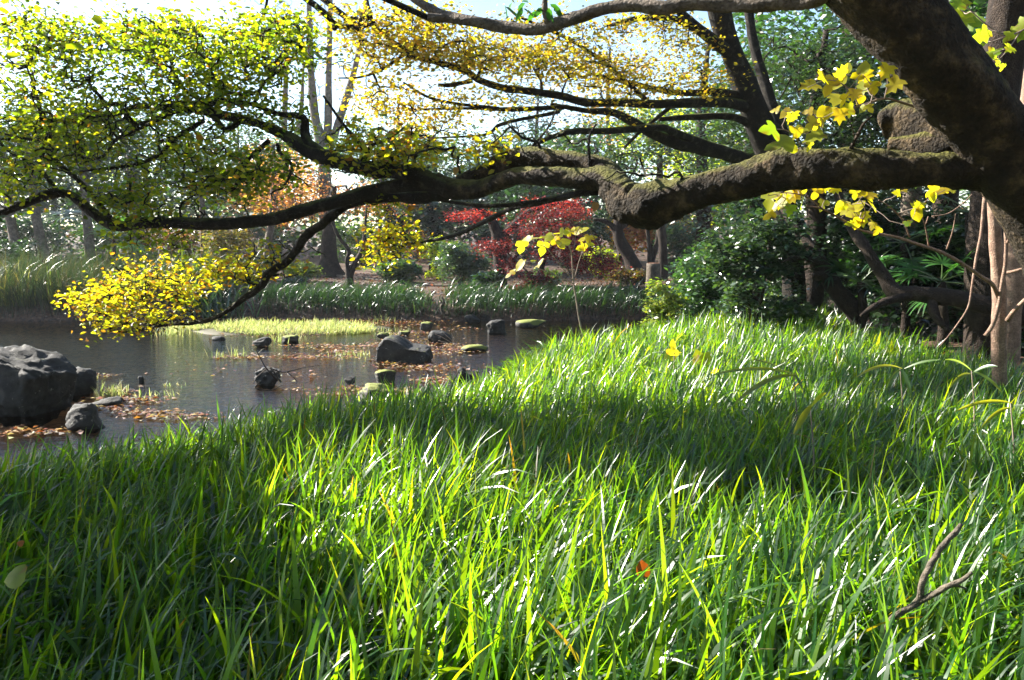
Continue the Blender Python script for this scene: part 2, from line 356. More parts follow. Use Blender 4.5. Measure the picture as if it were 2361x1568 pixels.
# ------------------------------------------------------------------ grass
GREEN = [((.016, .06, .011), 5), ((.025, .082, .012), 4), ((.044, .108, .012), 3), ((.013, .045, .014), 3)]
def meadow():
    rs = np.random.RandomState(3); mb = MB()
    bands = [(.75, 2.6, 1500, .019, 8), (2.6, 4.5, 1500, .0175, 6), (4.5, 7.5, 1200, .0165, 5), (7.5, 11, 950, .0165, 4), (11, 15.5, 640, .018, 4)]
    for y0, y1, dens, wd, seg in bands:
        area_w = 2 * (.70 * y1 + 1.0); n = int(dens * area_w * (y1 - y0) / 6)
        tx, ty = rs.uniform(-area_w / 2, area_w / 2, n), rs.uniform(y0, y1, n)     # tufts of about six blades
        keep = np.abs(tx) < .70 * ty + .9; tx, ty = tx[keep], ty[keep]
        d = sdf(tx, ty) + .1 * wav(tx * 2, ty * 2)
        keep = (d > .04) & ~((tx > 4.75 + .11 * (ty - 7) + .25 * wav(tx * 3, ty * 3)) & (ty > 6.3)) & (ty < 15.2)
        tx, ty, d = tx[keep], ty[keep], d[keep]; n = len(tx); k = 6
        tz_az = rs.uniform(0, 2 * math.pi, n)
        x = np.repeat(tx, k) + rs.normal(0, .035, n * k); y = np.repeat(ty, k) + rs.normal(0, .035, n * k); dd = np.repeat(d, k)
        N_ = n * k; z = height(x, y) - .01
        hgt = rs.normal(.43, .085, N_) * np.interp(dd, [0, .35, .9], [.66, .82, 1]) * np.interp(y, [0, 3, 6, 12], [1, 1, .92, .9]) * (1 + .16 * np.repeat(wav(tx * 1.3, ty * 1.1), k))
        hgt = np.clip(hgt, .2, .85)
        az = rs.normal(.4, 1.1, N_); az = np.where(rs.rand(N_) < .22, rs.uniform(0, 6.28, N_), az)
        # on the bank the blades lean out over the water
        e = .05; gx = (sdf(x + e, y) - sdf(x - e, y)); gy = (sdf(x, y + e) - sdf(x, y - e)); wa = np.arctan2(-gy, -gx)
        lean = (dd < .55) & (rs.rand(N_) < .6); az = np.where(lean, wa + rs.normal(0, .5, N_), az)
        th0 = np.abs(rs.normal(.1, .17, N_)); kap = np.where(rs.rand(N_) < .58, rs.uniform(1.0, 2.8, N_), rs.uniform(.1, .9, N_)); kap = np.where(lean, kap + .7, kap)
        col = pal(rs, GREEN, N_); tip = np.where(rs.rand(N_, 1) < .006, np.array((.09, .07, .03)), col * 1.1)
        blades(mb, np.stack((x, y, z), 1), hgt, wd * rs.uniform(.6, 1.35, N_), az, th0, kap, col, tip, seg, rs.normal(0, .6, N_))
    o = mb.build("grass", M_grass, smooth=True)
    tag(o, "thick meadow of long green grass blades in front of the pond", kind="stuff")
meadow()

def grass_patch(name, label, xs_, ys_, n, hmean, wd, cols, lean_az, mat, kap=(.4, 2.0), seg=4, accept=None, seed=1, th=.18):
    rs = np.random.RandomState(seed); mb = MB()
    x, y = rs.uniform(*xs_, n), rs.uniform(*ys_, n)
    ok = (sdf(x, y) > .05) if accept is None else accept(x, y)
    x, y = x[ok], y[ok]; n = len(x); z = height(x, y) - .01 if accept is None or "mat" not in name else np.full(n, WATER_Z - .02)
    az = lean_az + rs.normal(0, .9, n)
    blades(mb, np.stack((x, y, z), 1), np.clip(rs.normal(hmean, hmean * .25, n), hmean * .3, hmean * 1.8), wd * rs.uniform(.6, 1.4, n), az, np.abs(rs.normal(.05, th, n)), rs.uniform(*kap, n), pal(rs, cols, n), None, seg, rs.normal(0, .5, n))
    return tag(mb.build(name, mat, smooth=True), label, kind="stuff")
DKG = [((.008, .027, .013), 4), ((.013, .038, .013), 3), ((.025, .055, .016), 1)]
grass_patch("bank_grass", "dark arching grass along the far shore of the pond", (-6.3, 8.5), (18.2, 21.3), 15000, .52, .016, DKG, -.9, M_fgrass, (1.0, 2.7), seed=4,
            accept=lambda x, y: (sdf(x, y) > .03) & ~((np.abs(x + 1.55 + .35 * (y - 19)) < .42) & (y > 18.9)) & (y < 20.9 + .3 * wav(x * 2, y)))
grass_patch("reed_bank", "tall grey green grass on the left shore of the pond", (-16, -6.9), (17.6, 22.5), 11000, 1.05, .014,
            [((.014, .028, .02), 4), ((.02, .035, .023), 3), ((.042, .038, .03), 2), ((.009, .024, .014), 2)], -1.0, M_fgrass, (.3, 1.6), 5, seed=5)

# ------------------------------------------------------------------ rocks
def rock(label, px0, px1, py_top, py_base, seed, mat=None, cuts=9, depth=.8, sub=4, profile=None, rough=.2, sink=.25, z0=WATER_Z, group=None, boxy=.8):
    """boulder whose outline spans the given photo columns and stands at the water line seen at row py_base"""
    rs = np.random.RandomState(seed)
    c = on_z((px0 + px1) / 2, py_base, z0); Y = c[1]
    W = (px1 - px0) * Y / FPX; H = (py_base - py_top) * Y / FPX
    Dp = W * depth; cen = np.array((c[0], Y + Dp * .42, z0))
    bm = bmesh.new(); bmesh.ops.create_icosphere(bm, subdivisions=sub, radius=1)
    V = np.array([v.co[:] for v in bm.verts])
    V = np.sign(V) * np.abs(V) ** boxy
    for _ in range(cuts):
        n = unit(rs.normal(0, 1, 3) * (1, 1, .7)); k = rs.uniform(.55, .85); s = V @ n; V -= np.clip(s - k, 0, None)[:, None] * n * .9
    off = rs.uniform(-50, 50, 3)
    for i, p in enumerate(V):
        q = Vector(p * 1.5 + off); d = mnoise.fractal(q, .8, 2.1, 6) * rough + (.3 - abs(mnoise.noise(q * 2.7))) * rough * .7 + (.25 - abs(mnoise.noise(q * 7))) * rough * .3
        V[i] = p * (1 + d)
    if profile is not None: V[:, 2] = np.where(V[:, 2] > 0, V[:, 2] * np.interp(V[:, 0], *profile), V[:, 2])
    lo, hi = V.min(0), V.max(0); U = (V - lo) / (hi - lo)
    P = np.stack(((U[:, 0] - .5) * W, (U[:, 1] - .5) * Dp, U[:, 2] * H * (1 + sink) - sink * H), 1)
    for v, p in zip(bm.verts, P): v.co = p
    me = bpy.data.meshes.new("rock"); bm.to_mesh(me); bm.free(); me.polygons.foreach_set("use_smooth", np.ones(len(me.polygons), bool))
    me.materials.append(mat or M_rock)
    o = bpy.data.objects.new("rock", me); COL.objects.link(o); o.location = cen
    return tag(o, label, "rock", group)
G_R = "rocks standing in the pond"
rock("huge dark lichen spotted boulder at the left edge of the water", -75, 137, 803, 962, 1, cuts=4, depth=.8, sub=5, boxy=.7, profile=([-1, .3, .75, 1], [1, 1, .8, .62]), group=G_R)
rock("knobbly grey boulder leaning against the huge dark boulder", 84, 150, 842, 922, 2, cuts=7, rough=.3, group=G_R)
rock("pale topped angular boulder right of the knobbly one", 128, 213, 847, 913, 3, cuts=12, group=G_R)
rock("dark rounded rock just in front of the two angular boulders, half hidden by grass", 140, 226, 934, 992, 4, cuts=7, group=G_R)
rock("large black rock with a hump and a flat shelf in the middle of the pond", 862, 995, 777, 838, 5, cuts=2, sub=5, depth=.7, boxy=.5, rough=.13, profile=([-1, -.75, -.3, .05, .15, 1], [.85, 1.3, 1.35, 1.0, .68, .6]), group=G_R)
rock("grey rock with dry twigs and yellow moss behind the large black rock", 985, 1041, 764, 793, 6, cuts=9, group=G_R)
rock("small smooth dark rock standing upright farthest out among fallen leaves", 967, 998, 742, 763, 7, M_mossrock, cuts=4, rough=.1, group=G_R)
rock("small pointed black rock in open water near the grassy islet", 577, 620, 778, 801, 8, cuts=9, profile=([-1, -.2, .4, 1], [.5, .8, 1.2, .8]), group=G_R)
rock("very low flat black rock at the front tip of the grassy islet", 484, 516, 775, 785, 9, cuts=5, sub=3, group=G_R)
rock("lumpy dark rock tangled in dead twigs in open water", 583, 644, 848, 890, 10, cuts=7, rough=.32, group=G_R)
rock("little black lump of rock in the bright sky reflection", 793, 819, 867, 888, 11, cuts=7, sub=3, rough=.3, group=G_R)
rock("low rock capped with bright yellow moss in front of the large black rock", 860, 912, 854, 886, 12, M_mossrock, cuts=4, rough=.15, group=G_R)
rock("rough brown rock at the edge of the overhanging bright grass", 1052, 1092, 849, 884, 13, cuts=7, rough=.3, group=G_R)
rock("dark blocky rock at the mouth of the shaded channel", 1120, 1169, 738, 768, 14, cuts=8, group=G_R)
rock("bluish low rock in the shade of the far bank", 1070, 1107, 726, 743, 15, cuts=8, sub=3, group=G_R)
rock("small dark rock sprouting weeds behind the hump of the large black rock", 868, 897, 766, 783, 16, M_mossrock, cuts=6, sub=3, group=G_R)
rock("tiny mossy mound of rock left of the smooth upright rock", 918, 945, 763, 774, 17, M_mossrock, cuts=5, sub=3, group=G_R)
rock("wide mossy rock behind the near grass at the water edge", 812, 912, 888, 930, 18, M_mossrock, cuts=6, rough=.14, group=G_R)
rock("flat dark rock almost awash beside the overhanging grass", 1060, 1125, 797, 812, 19, M_mossrock, cuts=5, sub=3, group=G_R)
rock("tiny black stone alone in the dark water right of the pale boulder", 317, 331, 867, 883, 20, cuts=5, sub=3, group=G_R)
rock("squat rock overgrown with weeds right of the small pointed rock", 645, 684, 774, 791, 21, M_mossrock, cuts=6, sub=3, group=G_R)
rock("flat pale rock at the foot of the huge dark boulder", 205, 275, 919, 938, 22, cuts=8, sub=3, group=G_R)
rock("mossy yellow green hummock rock at the bend of the channel", 1188, 1262, 738, 756, 23, M_mossrock, cuts=4, sub=3, rough=.12, group=G_R)
rock("grey half sunk rock at the foot of the far grass bank", 1085 - 460, 1085 - 395, 715, 732, 24, cuts=6, sub=3, group=G_R)

# ------------------------------------------------------------------ floating and fallen leaves, islet, water weeds
LIT = [((.24, .09, .03), 2), ((.28, .16, .06), 3), ((.15, .075, .04), 3), ((.4, .31, .2), 4), ((.09, .05, .03), 3), ((.36, .26, .05), 1)]
def litter():
    rs = np.random.RandomState(8); mb = MB()
    strips = [(700, 826, 150, 7, 700), (560, 826, 70, 5, 260), (950, 790, 90, 10, 500), (1010, 812, 90, 12, 800), (980, 850, 110, 12, 600), (900, 742, 150, 14, 1500), (800, 735, 200, 10, 900), (780, 803, 70, 8, 350),
              (740, 800, 120, 5, 300), (860, 797, 30, 8, 150), (790, 815, 45, 8, 220), (640, 775, 120, 5, 300), (950, 770, 70, 6, 300), (1040, 800, 60, 8, 300), (890, 838, 40, 6, 200), (1060, 760, 60, 6, 120),
              (300, 925, 90, 9, 420), (250, 945, 70, 6, 160), (350, 955, 120, 6, 300), (280, 905, 40, 8, 150), (760, 912, 60, 5, 100), (840, 900, 60, 10, 200), (60, 1000, 130, 10, 260), (400, 965, 100, 6, 200),
              (690, 900, 60, 4, 60), (460, 855, 120, 20, 60), (100, 735, 90, 3, 120), (480, 737, 110, 5, 350), (930, 905, 70, 10, 240), (1000, 880, 60, 10, 250), (600, 735, 60, 8, 200), (235, 868, 30, 5, 90), (700, 870, 60, 10, 70)]
    for cx, cy_, rx, ry, n in strips:
        n = int(n * .55)
        p = np.array([on_z(cx + rx * a, cy_ + ry * b, WATER_Z) for a, b in np.clip(rs.normal(0, .5, (n, 2)), -1.3, 1.3)])
        p[:, 2] += rs.uniform(.006, .03, n)
        p = p[sdf(p[:, 0], p[:, 1]) < .1]; n = len(p)
        A, Nn = leaf_frames(rs, n, .25, 0); A[:, 2] *= .25; A = unit(A)
        Nn = unit(Nn - A * (A * Nn).sum(1, keepdims=True))
        l = rs.uniform(.035, .085, n); add_leaves(mb, p, A, Nn, l, l * rs.uniform(.45, .8, n), pal(rs, LIT, n, .25), .2)
    tag(mb.build("floating_leaves", M_litter), "orange and brown fallen leaves floating in drifts on the pond", kind="stuff")
    mb = MB(); n = 9000
    x, y = rs.uniform(-9, 9, n), rs.uniform(19.2, 30, n); z = height(x, y) + rs.uniform(.005, .03, n)
    A, Nn = leaf_frames(rs, n, .4, 0); l = rs.uniform(.05, .11, n)
    add_leaves(mb, np.stack((x, y, z), 1), A, Nn, l, l * .6, pal(rs, [((.16, .08, .05), 4), ((.3, .15, .08), 2), ((.1, .05, .04), 3)], n, .25), .25)
    tag(mb.build("leaf_litter", M_litter), "brown fallen leaves on the bank below the far trees", kind="stuff")
litter()
PALE = [((.22, .25, .11), 4), ((.3, .3, .17), 3), ((.36, .34, .2), 1), ((.12, .18, .05), 1)]
ic0, ic1 = on_z(470, 755, WATER_Z), on_z(870, 752, WATER_Z)
def islet_ok(x, y):
    cx, cyy = (ic0[0] + ic1[0]) / 2, 16.6
    u = (x - cx) / 2.05; v = (y - cyy + .35 * (x - cx) * .25) / 1.05
    return (u * u + v * v) < 1 + .5 * wav(x * 2, y * 2)
g = MB(); n = 60; a = np.linspace(0, 2 * math.pi, n, endpoint=False); cx = (ic0[0] + ic1[0]) / 2
ring = lambda s, z: np.stack((cx + np.cos(a) * 2.2 * s * (1 + .1 * np.sin(3 * a)), 16.6 + np.sin(a) * 1.15 * s * (1 + .1 * np.sin(5 * a)), 0 * a + z), 1)
V = np.vstack((ring(1.1, -.62), ring(1.0, -.31), ring(.8, -.27), ring(.4, -.25), [[cx, 16.6, -.24]])); q = []
for r_ in range(3):
    for k in range(n): q.append((r_ * n + k, r_ * n + (k + 1) % n, (r_ + 1) * n + (k + 1) % n, (r_ + 1) * n + k))
g.add(V, q, [(3 * n + k, 3 * n + (k + 1) % n, 4 * n) for k in range(n)])
tag(g.build("islet", plain_mat("wet_mud", (.08, .07, .035)), smooth=True, col=False), "low mud islet under the pale weeds in the pond", kind="structure")
grass_patch("weed_mat", "pale yellow green water weeds covering the low islet", (cx - 2.6, cx + 2.6), (15.2, 18), 17000, .17, .012, PALE, -1.2, M_weed, (.2, 1.8), 3, accept=islet_ok, seed=9, th=.5)
def weed_tuft(label, px, py, hpx, n, seed, spread=.1, cat="water plant"):
    rs = np.random.RandomState(seed); c = on_z(px, py, WATER_Z); mb = MB(); h = hpx * c[1] / FPX
    b_ = np.stack((rs.normal(0, spread, n), rs.normal(0, spread, n), np.full(n, -.03)), 1)
    blades(mb, b_, np.clip(rs.normal(h, h * .25, n), h * .3, h * 1.5), np.full(n, .009) * rs.uniform(.6, 1.5, n), rs.uniform(0, 6.28, n), np.abs(rs.normal(.1, .25, n)), rs.uniform(0, 1.2, n), pal(rs, PALE, n), None, 4, rs.normal(0, .5, n), rs)
    o = empty('water_weed', (0, 0, 0), label, cat); tag(mb.build('weed_blades', M_weed, o, True), kind='stuff'); o.location = c
    return tag(o, label, cat, "weed tufts standing in the water")
for i, (lb, px, py, hp, n, s_) in enumerate([
    ("bushy pale weed tuft in front of the pale topped boulder", 262, 914, 34, 110, .07), ("thin single weed spike left of the bushy tuft", 236, 912, 24, 8, .02), ("slim upright weed right of the bushy tuft", 323, 920, 34, 9, .015),
    ("low weed patch right of the slim upright weed", 382, 915, 20, 40, .1), ("leafy sprig at the right foot of the pale topped boulder", 215, 880, 26, 18, .04), ("sparse upright weeds on the long leaf drift", 512, 826, 22, 24, .1),
    ("taller sparse weeds beside them on the leaf drift", 545, 824, 30, 26, .09), ("weeds crowning the squat rock", 665, 786, 24, 90, .16), ("green tuft at the left end of the islet", 398, 771, 24, 150, .16), ("yellow weed mound with leaves between the rocks", 805, 820, 14, 140, .16),
    ("weeds beside the small dark rock near the hump", 893, 776, 14, 60, .08), ("weed sprigs left of the tiny black stone in the leaf patch", 400, 890, 12, 20, .1), ("short weeds at the far right end of the islet", 900, 765, 14, 80, .25), ("faint weeds under the far bank by the channel", 880, 742, 18, 30, .2)]):
    weed_tuft(lb, px, py, hp, n, 60 + i, s_)

# dead twigs caught on rocks
def twig_thing(name, label, cat, paths, mat, sides=5, group=None, parent=None):
    """paths: list of (points, radii); one bent stick with its forks"""
    mb = MB(); o0 = np.array(paths[0][0][0])
    for k, (p, r) in enumerate(paths):
        P, rr = spline(np.array(p) - o0, r, 4); tube(mb, P, rr, sides, .06, k)
    o = mb.build(name, mat, smooth=True); o.location = o0
    return tag(o, label, cat, group)
def stick(pp, Y0, Y1, r0, r1):
    n = len(pp); return ([at(x, y, Y0 + (Y1 - Y0) * i / (n - 1)) for i, (x, y) in enumerate(pp)], np.linspace(pxr(r0, Y0), pxr(r1, Y1), n))
twig_thing("dead_twig", "tangled dead twigs hanging over the lumpy dark rock", "branch", [
    stick([(640, 878), (615, 850), (600, 825), (588, 800)], 9.9, 9.7, 2.2, .6), stick([(648, 882), (632, 858), (622, 848)], 9.8, 9.8, 2.5, 1.6), stick([(615, 850), (592, 870), (585, 885)], 9.85, 9.7, 1.6, .8),
    stick([(622, 848), (650, 858), (680, 853), (700, 848), (740, 842)], 9.8, 10.2, 1.6, .5), stick([(660, 856), (685, 880), (670, 890)], 9.8, 9.9, 1.2, .5), stick([(600, 880), (590, 895), (625, 900), (650, 888)], 9.6, 9.7, 2, 1)], M_twig)
twig_thing("dead_twig", "pale dry twigs resting on the rock with yellow moss", "branch", [stick([(1040, 790), (1020, 778), (1003, 770)], 13.6, 13.6, 1.3, .5), stick([(1042, 785), (1025, 770), (1018, 762)], 13.6, 13.6, 1.2, .5), stick([(1036, 792), (1010, 785)], 13.5, 13.5, 1.1, .5)], M_paletwig)
twig_thing("dead_twig", "thin dry twig lying over the moss capped rock", "branch", [stick([(880, 856), (905, 842), (925, 832)], 10.6, 10.7, 1, .6), stick([(895, 849), (918, 847), (930, 850)], 10.6, 10.6, .8, .4)], M_paletwig)
twig_thing("tree_stub", "pale splintered stub standing at the foot of the far bank", "stump", [stick([(1022, 724), (1017, 708), (1023, 696), (1018, 684)], 18.2, 18.2, 4, 2.5), stick([(1020, 700), (1014, 690)], 18.2, 18.2, 2, 1)], M_wood)

# ------------------------------------------------------------------ the big tree over the water
class Tree:
    def __init__(s, name, label, cat, loc, group=None): s.root = empty(name, loc, label, cat, group)
def twigs_and_leaves(root, skel, targets, seed, lmat, palette, lsize, per, sigma, six=False, tw_mat=None, rtip=.0035, spread=.7, rmax=.04, keep=0, width=.62, name="foliage", droop=.2):
    rs = np.random.RandomState(seed); paths, rad = grow(skel, targets, rs, rtip=rtip, rmax=rmax)
    mb = MB(); tubes_batch(mb, paths, rad, 4); tag(mb.build("twigs", tw_mat or M_twig, root, True), kind="stuff")
    n = len(paths) * per; k = np.repeat(np.arange(len(paths)), per); u = rs.uniform(.25, 1.05, n)
    K = paths.shape[1] - 1; f = np.clip(u, 0, .999) * K; i = f.astype(int); fr = (f - i)[:, None]
    base = paths[k, i] * (1 - fr) + paths[k, i + 1] * fr
    P = base + rs.normal(0, sigma, (n, 3)) * (1, 1, .6)
    A, Nn = leaf_frames(rs, n, spread, droop); l = lsize * np.clip(rs.normal(1, .25, n), .5, 1.7); c = pal(rs, palette, n)
    big = np.zeros(n, bool)
    if keep:     # the leaves that show largest become leaves of their own
        dist = np.linalg.norm(P - (0, 0, CAM_H), axis=1); sx = 1180 + FPX * P[:, 0] / P[:, 1]; sy = 560 - FPX * (P[:, 2] - CAM_H) / P[:, 1]
        score = np.where((sx > 10) & (sx < 2350) & (sy > 10) & (sy < 1500), dist / l, 1e9); big[np.argsort(score)[:keep]] = True
        single_leaves(root, P[big], A[big], Nn[big], l[big], lmat, palette, seed, width)
    mb = MB(); s = ~big; add_leaves(mb, P[s], A[s], Nn[s], l[s], l[s] * width, c[s], .16, six)
    tag(mb.build(name, lmat, root), kind="stuff")
def single_leaves(root, P, A, Nn, l, lmat, palette, seed, width):
    rs = np.random.RandomState(seed + 5); meshes = []
    for c, _ in palette * 2:
        mb = MB(); add_leaves(mb, np.zeros((1, 3)), np.array([[1., 0, 0]]), np.array([[0, 0, 1.]]), 1.0, width, np.clip(np.array([c]) * rs.uniform(.85, 1.25), 0, 1), rs.uniform(.05, .3), True)
        meshes.append(mesh_data("leaf", mb, lmat))
    inv = Matrix.Translation(root.location).inverted()
    for p, a, nn, s in zip(P, A, Nn, l):
        o = bpy.data.objects.new("leaf", meshes[rs.randint(len(meshes))]); COL.objects.link(o); o.parent = root; o.matrix_parent_inverse = inv
        b = np.cross(nn, a); o.matrix_basis = Matrix(((a[0] * s, b[0] * s, nn[0] * s, p[0]), (a[1] * s, b[1] * s, nn[1] * s, p[1]), (a[2] * s, b[2] * s, nn[2] * s, p[2]), (0, 0, 0, 1)))
def clouds(rs, spec):
    out = []
    for cx, cy_, rx, ry, Y, dY, n in spec:
        q = unit(rs.normal(0, 1, (n, 3))) * rs.uniform(0, 1, (n, 1)) ** .4
        for a in q:
            yy = Y + dY * a[2]; out.append(at(cx + rx * a[0], cy_ + ry * a[1], yy))
    return np.array(out)
def limb_pts(pp):
    """pp: (px, py, half width px, depth)"""
    return np.array([at(x, y, d) for x, y, r, d in pp]), np.array([pxr(r, d) for x, y, r, d in pp])

def above(rs, x0, x1, y0, y1, z0, z1, n):
    """points on sun rays to a stretch of meadow, for added leaves shading it"""
    g_ = np.stack((rs.uniform(x0, x1, n), rs.uniform(y0, y1, n), np.full(n, .35)), 1); z = rs.uniform(z0, z1, n); d = np.array(to_sun)
    return g_ + d * ((z - .35) / d[2])[:, None]
def out_of_view(P):
    px = 1180 + FPX * P[:, 0] / P[:, 1]; py = 560 - FPX * (P[:, 2] - CAM_H) / P[:, 1]; return P[(px < -60) | (py < -60)]
def big_tree():
    base = np.array((4.35, 4.5, -.05))
    T = empty("overhanging_tree", base, "big leaning mossy tree whose long limb reaches out over the pond", "tree")
    tr = [(tuple(base), .42)]
    P = [base, at(2640, 900, 4.4), at(2480, 600, 4.25), at(2392, 450, 4.15), at(2262, 280, 4.05), at(2130, 110, 3.95), at(1990, -60, 3.9), at(1850, -240, 3.8), at(1700, -460, 3.7)]
    r = [.40, .31, .25, .225, .185, .18, .185, .17, .15]
    mb = MB(); p, rr = spline(P, r, 26); tube(mb, p, rr, 56, .05, 11, gnarl=.09); mb.build("trunk", M_bark, T, True)
    skel = []
    def limb(pp, seed, sides=14, lump=.06, mat=M_bark, name="limb", n=7, parent=T):
        P, r = limb_pts(pp); g_ = .2 if sides > 9 else .12; p, rr = spline(P, r, n * 2 if sides > 9 else n); mb = MB(); tube(mb, p, rr, int(sides * 1.7) if sides > 9 else sides, lump, seed, gnarl=g_); skel.extend(p[::2].tolist())
        return mb.build(name, mat, parent, True)
    # main horizontal limb
    limb([(2440, 455, 66, 4.25), (2361, 408, 60, 4.2), (2280, 392, 48, 4.15), (2180, 390, 43, 4.12), (2080, 392, 42, 4.12), (1960, 388, 43, 4.15), (1870, 390, 43, 4.2), (1800, 391, 46, 4.28), (1765, 398, 40, 4.32), (1700, 420, 38, 4.4), (1620, 436, 40, 4.5),
          (1550, 458, 44, 4.62), (1490, 478, 48, 4.7), (1452, 470, 50, 4.78), (1422, 440, 42, 4.85), (1390, 414, 30, 4.92), (1340, 413, 24, 5.0), (1265, 407, 23, 5.1), (1195, 405, 22, 5.25), (1150, 420, 20, 5.35), (1095, 438, 21, 5.45), (1040, 436, 21, 5.55), (1005, 418, 18, 5.6)], 3, 22, .07, n=8)
    # upper loop of the limb, mossy on top
    limb([(1425, 425, 26, 4.9), (1395, 392, 24, 5.0), (1340, 372, 18, 5.1), (1290, 366, 20, 5.2), (1235, 362, 22, 5.3), (1190, 368, 24, 5.4), (1150, 385, 24, 5.5), (1105, 402, 20, 5.55), (1060, 420, 16, 5.6)], 4, 16, .09)
    # thick mossy stub behind the trunk
    limb([(2330, 300, 70, 4.35), (2230, 300, 62, 4.5), (2150, 296, 55, 4.65), (2085, 285, 52, 4.8), (2050, 282, 40, 4.85), (2035, 284, 18, 4.88)], 5, 18, .08)
    limb([(2400, 470, 60, 4.4), (2200, 345, 30, 4.5), (2050, 335, 18, 4.7)], 6, 14, .1)
    # limb A, rising to the left
    A = [(1030, 436, 18, 5.55), (970, 405, 17, 5.6), (900, 394, 17, 5.7), (840, 388, 18, 5.8), (780, 371, 17, 5.9), (720, 352, 17, 6.0), (690, 335, 16, 6.05), (650, 308, 12, 6.15), (600, 287, 10, 6.2), (555, 274, 10, 6.25), (500, 262, 10, 6.3), (470, 244, 9, 6.35), (430, 240, 8, 6.4), (370, 248, 7, 6.45), (320, 244, 6, 6.5), (270, 262, 5, 6.5), (200, 277, 4.5, 6.6), (130, 280, 3.5, 6.6), (40, 300, 2, 6.7)]
    limb(A, 7, 12, .06, M_limb)
    B = [(1040, 437, 18, 5.55), (965, 424, 17, 5.65), (890, 432, 16, 5.75), (800, 457, 15.5, 5.85), (700, 486, 15, 5.95), (610, 508, 14, 6.05), (500, 516, 14, 6.15), (400, 514, 13, 6.25), (330, 514, 13, 6.3), (265, 521, 13, 6.38), (215, 490, 12, 6.42), (165, 452, 11, 6.47), (120, 447, 10.5, 6.5), (60, 468, 10, 6.55), (0, 491, 9, 6.6), (-90, 520, 8, 6.7)]
    limb(B, 8, 12, .05, M_limb)
    C = [(1035, 446, 14, 5.6), (975, 455, 14, 5.7), (890, 456, 11, 5.85), (810, 468, 11, 6.0), (745, 515, 10, 6.15), (705, 545, 10.5, 6.25), (665, 600, 9, 6.4), (620, 630, 9, 6.5), (600, 662, 8, 6.6), (560, 690, 7, 6.7), (505, 728, 5.5, 6.85), (450, 744, 5, 7.0), (380, 749, 3.5, 7.15), (320, 762, 2.5, 7.3), (260, 765, 1.6, 7.4)]
    limb(C, 9, 10, .09, M_limb)
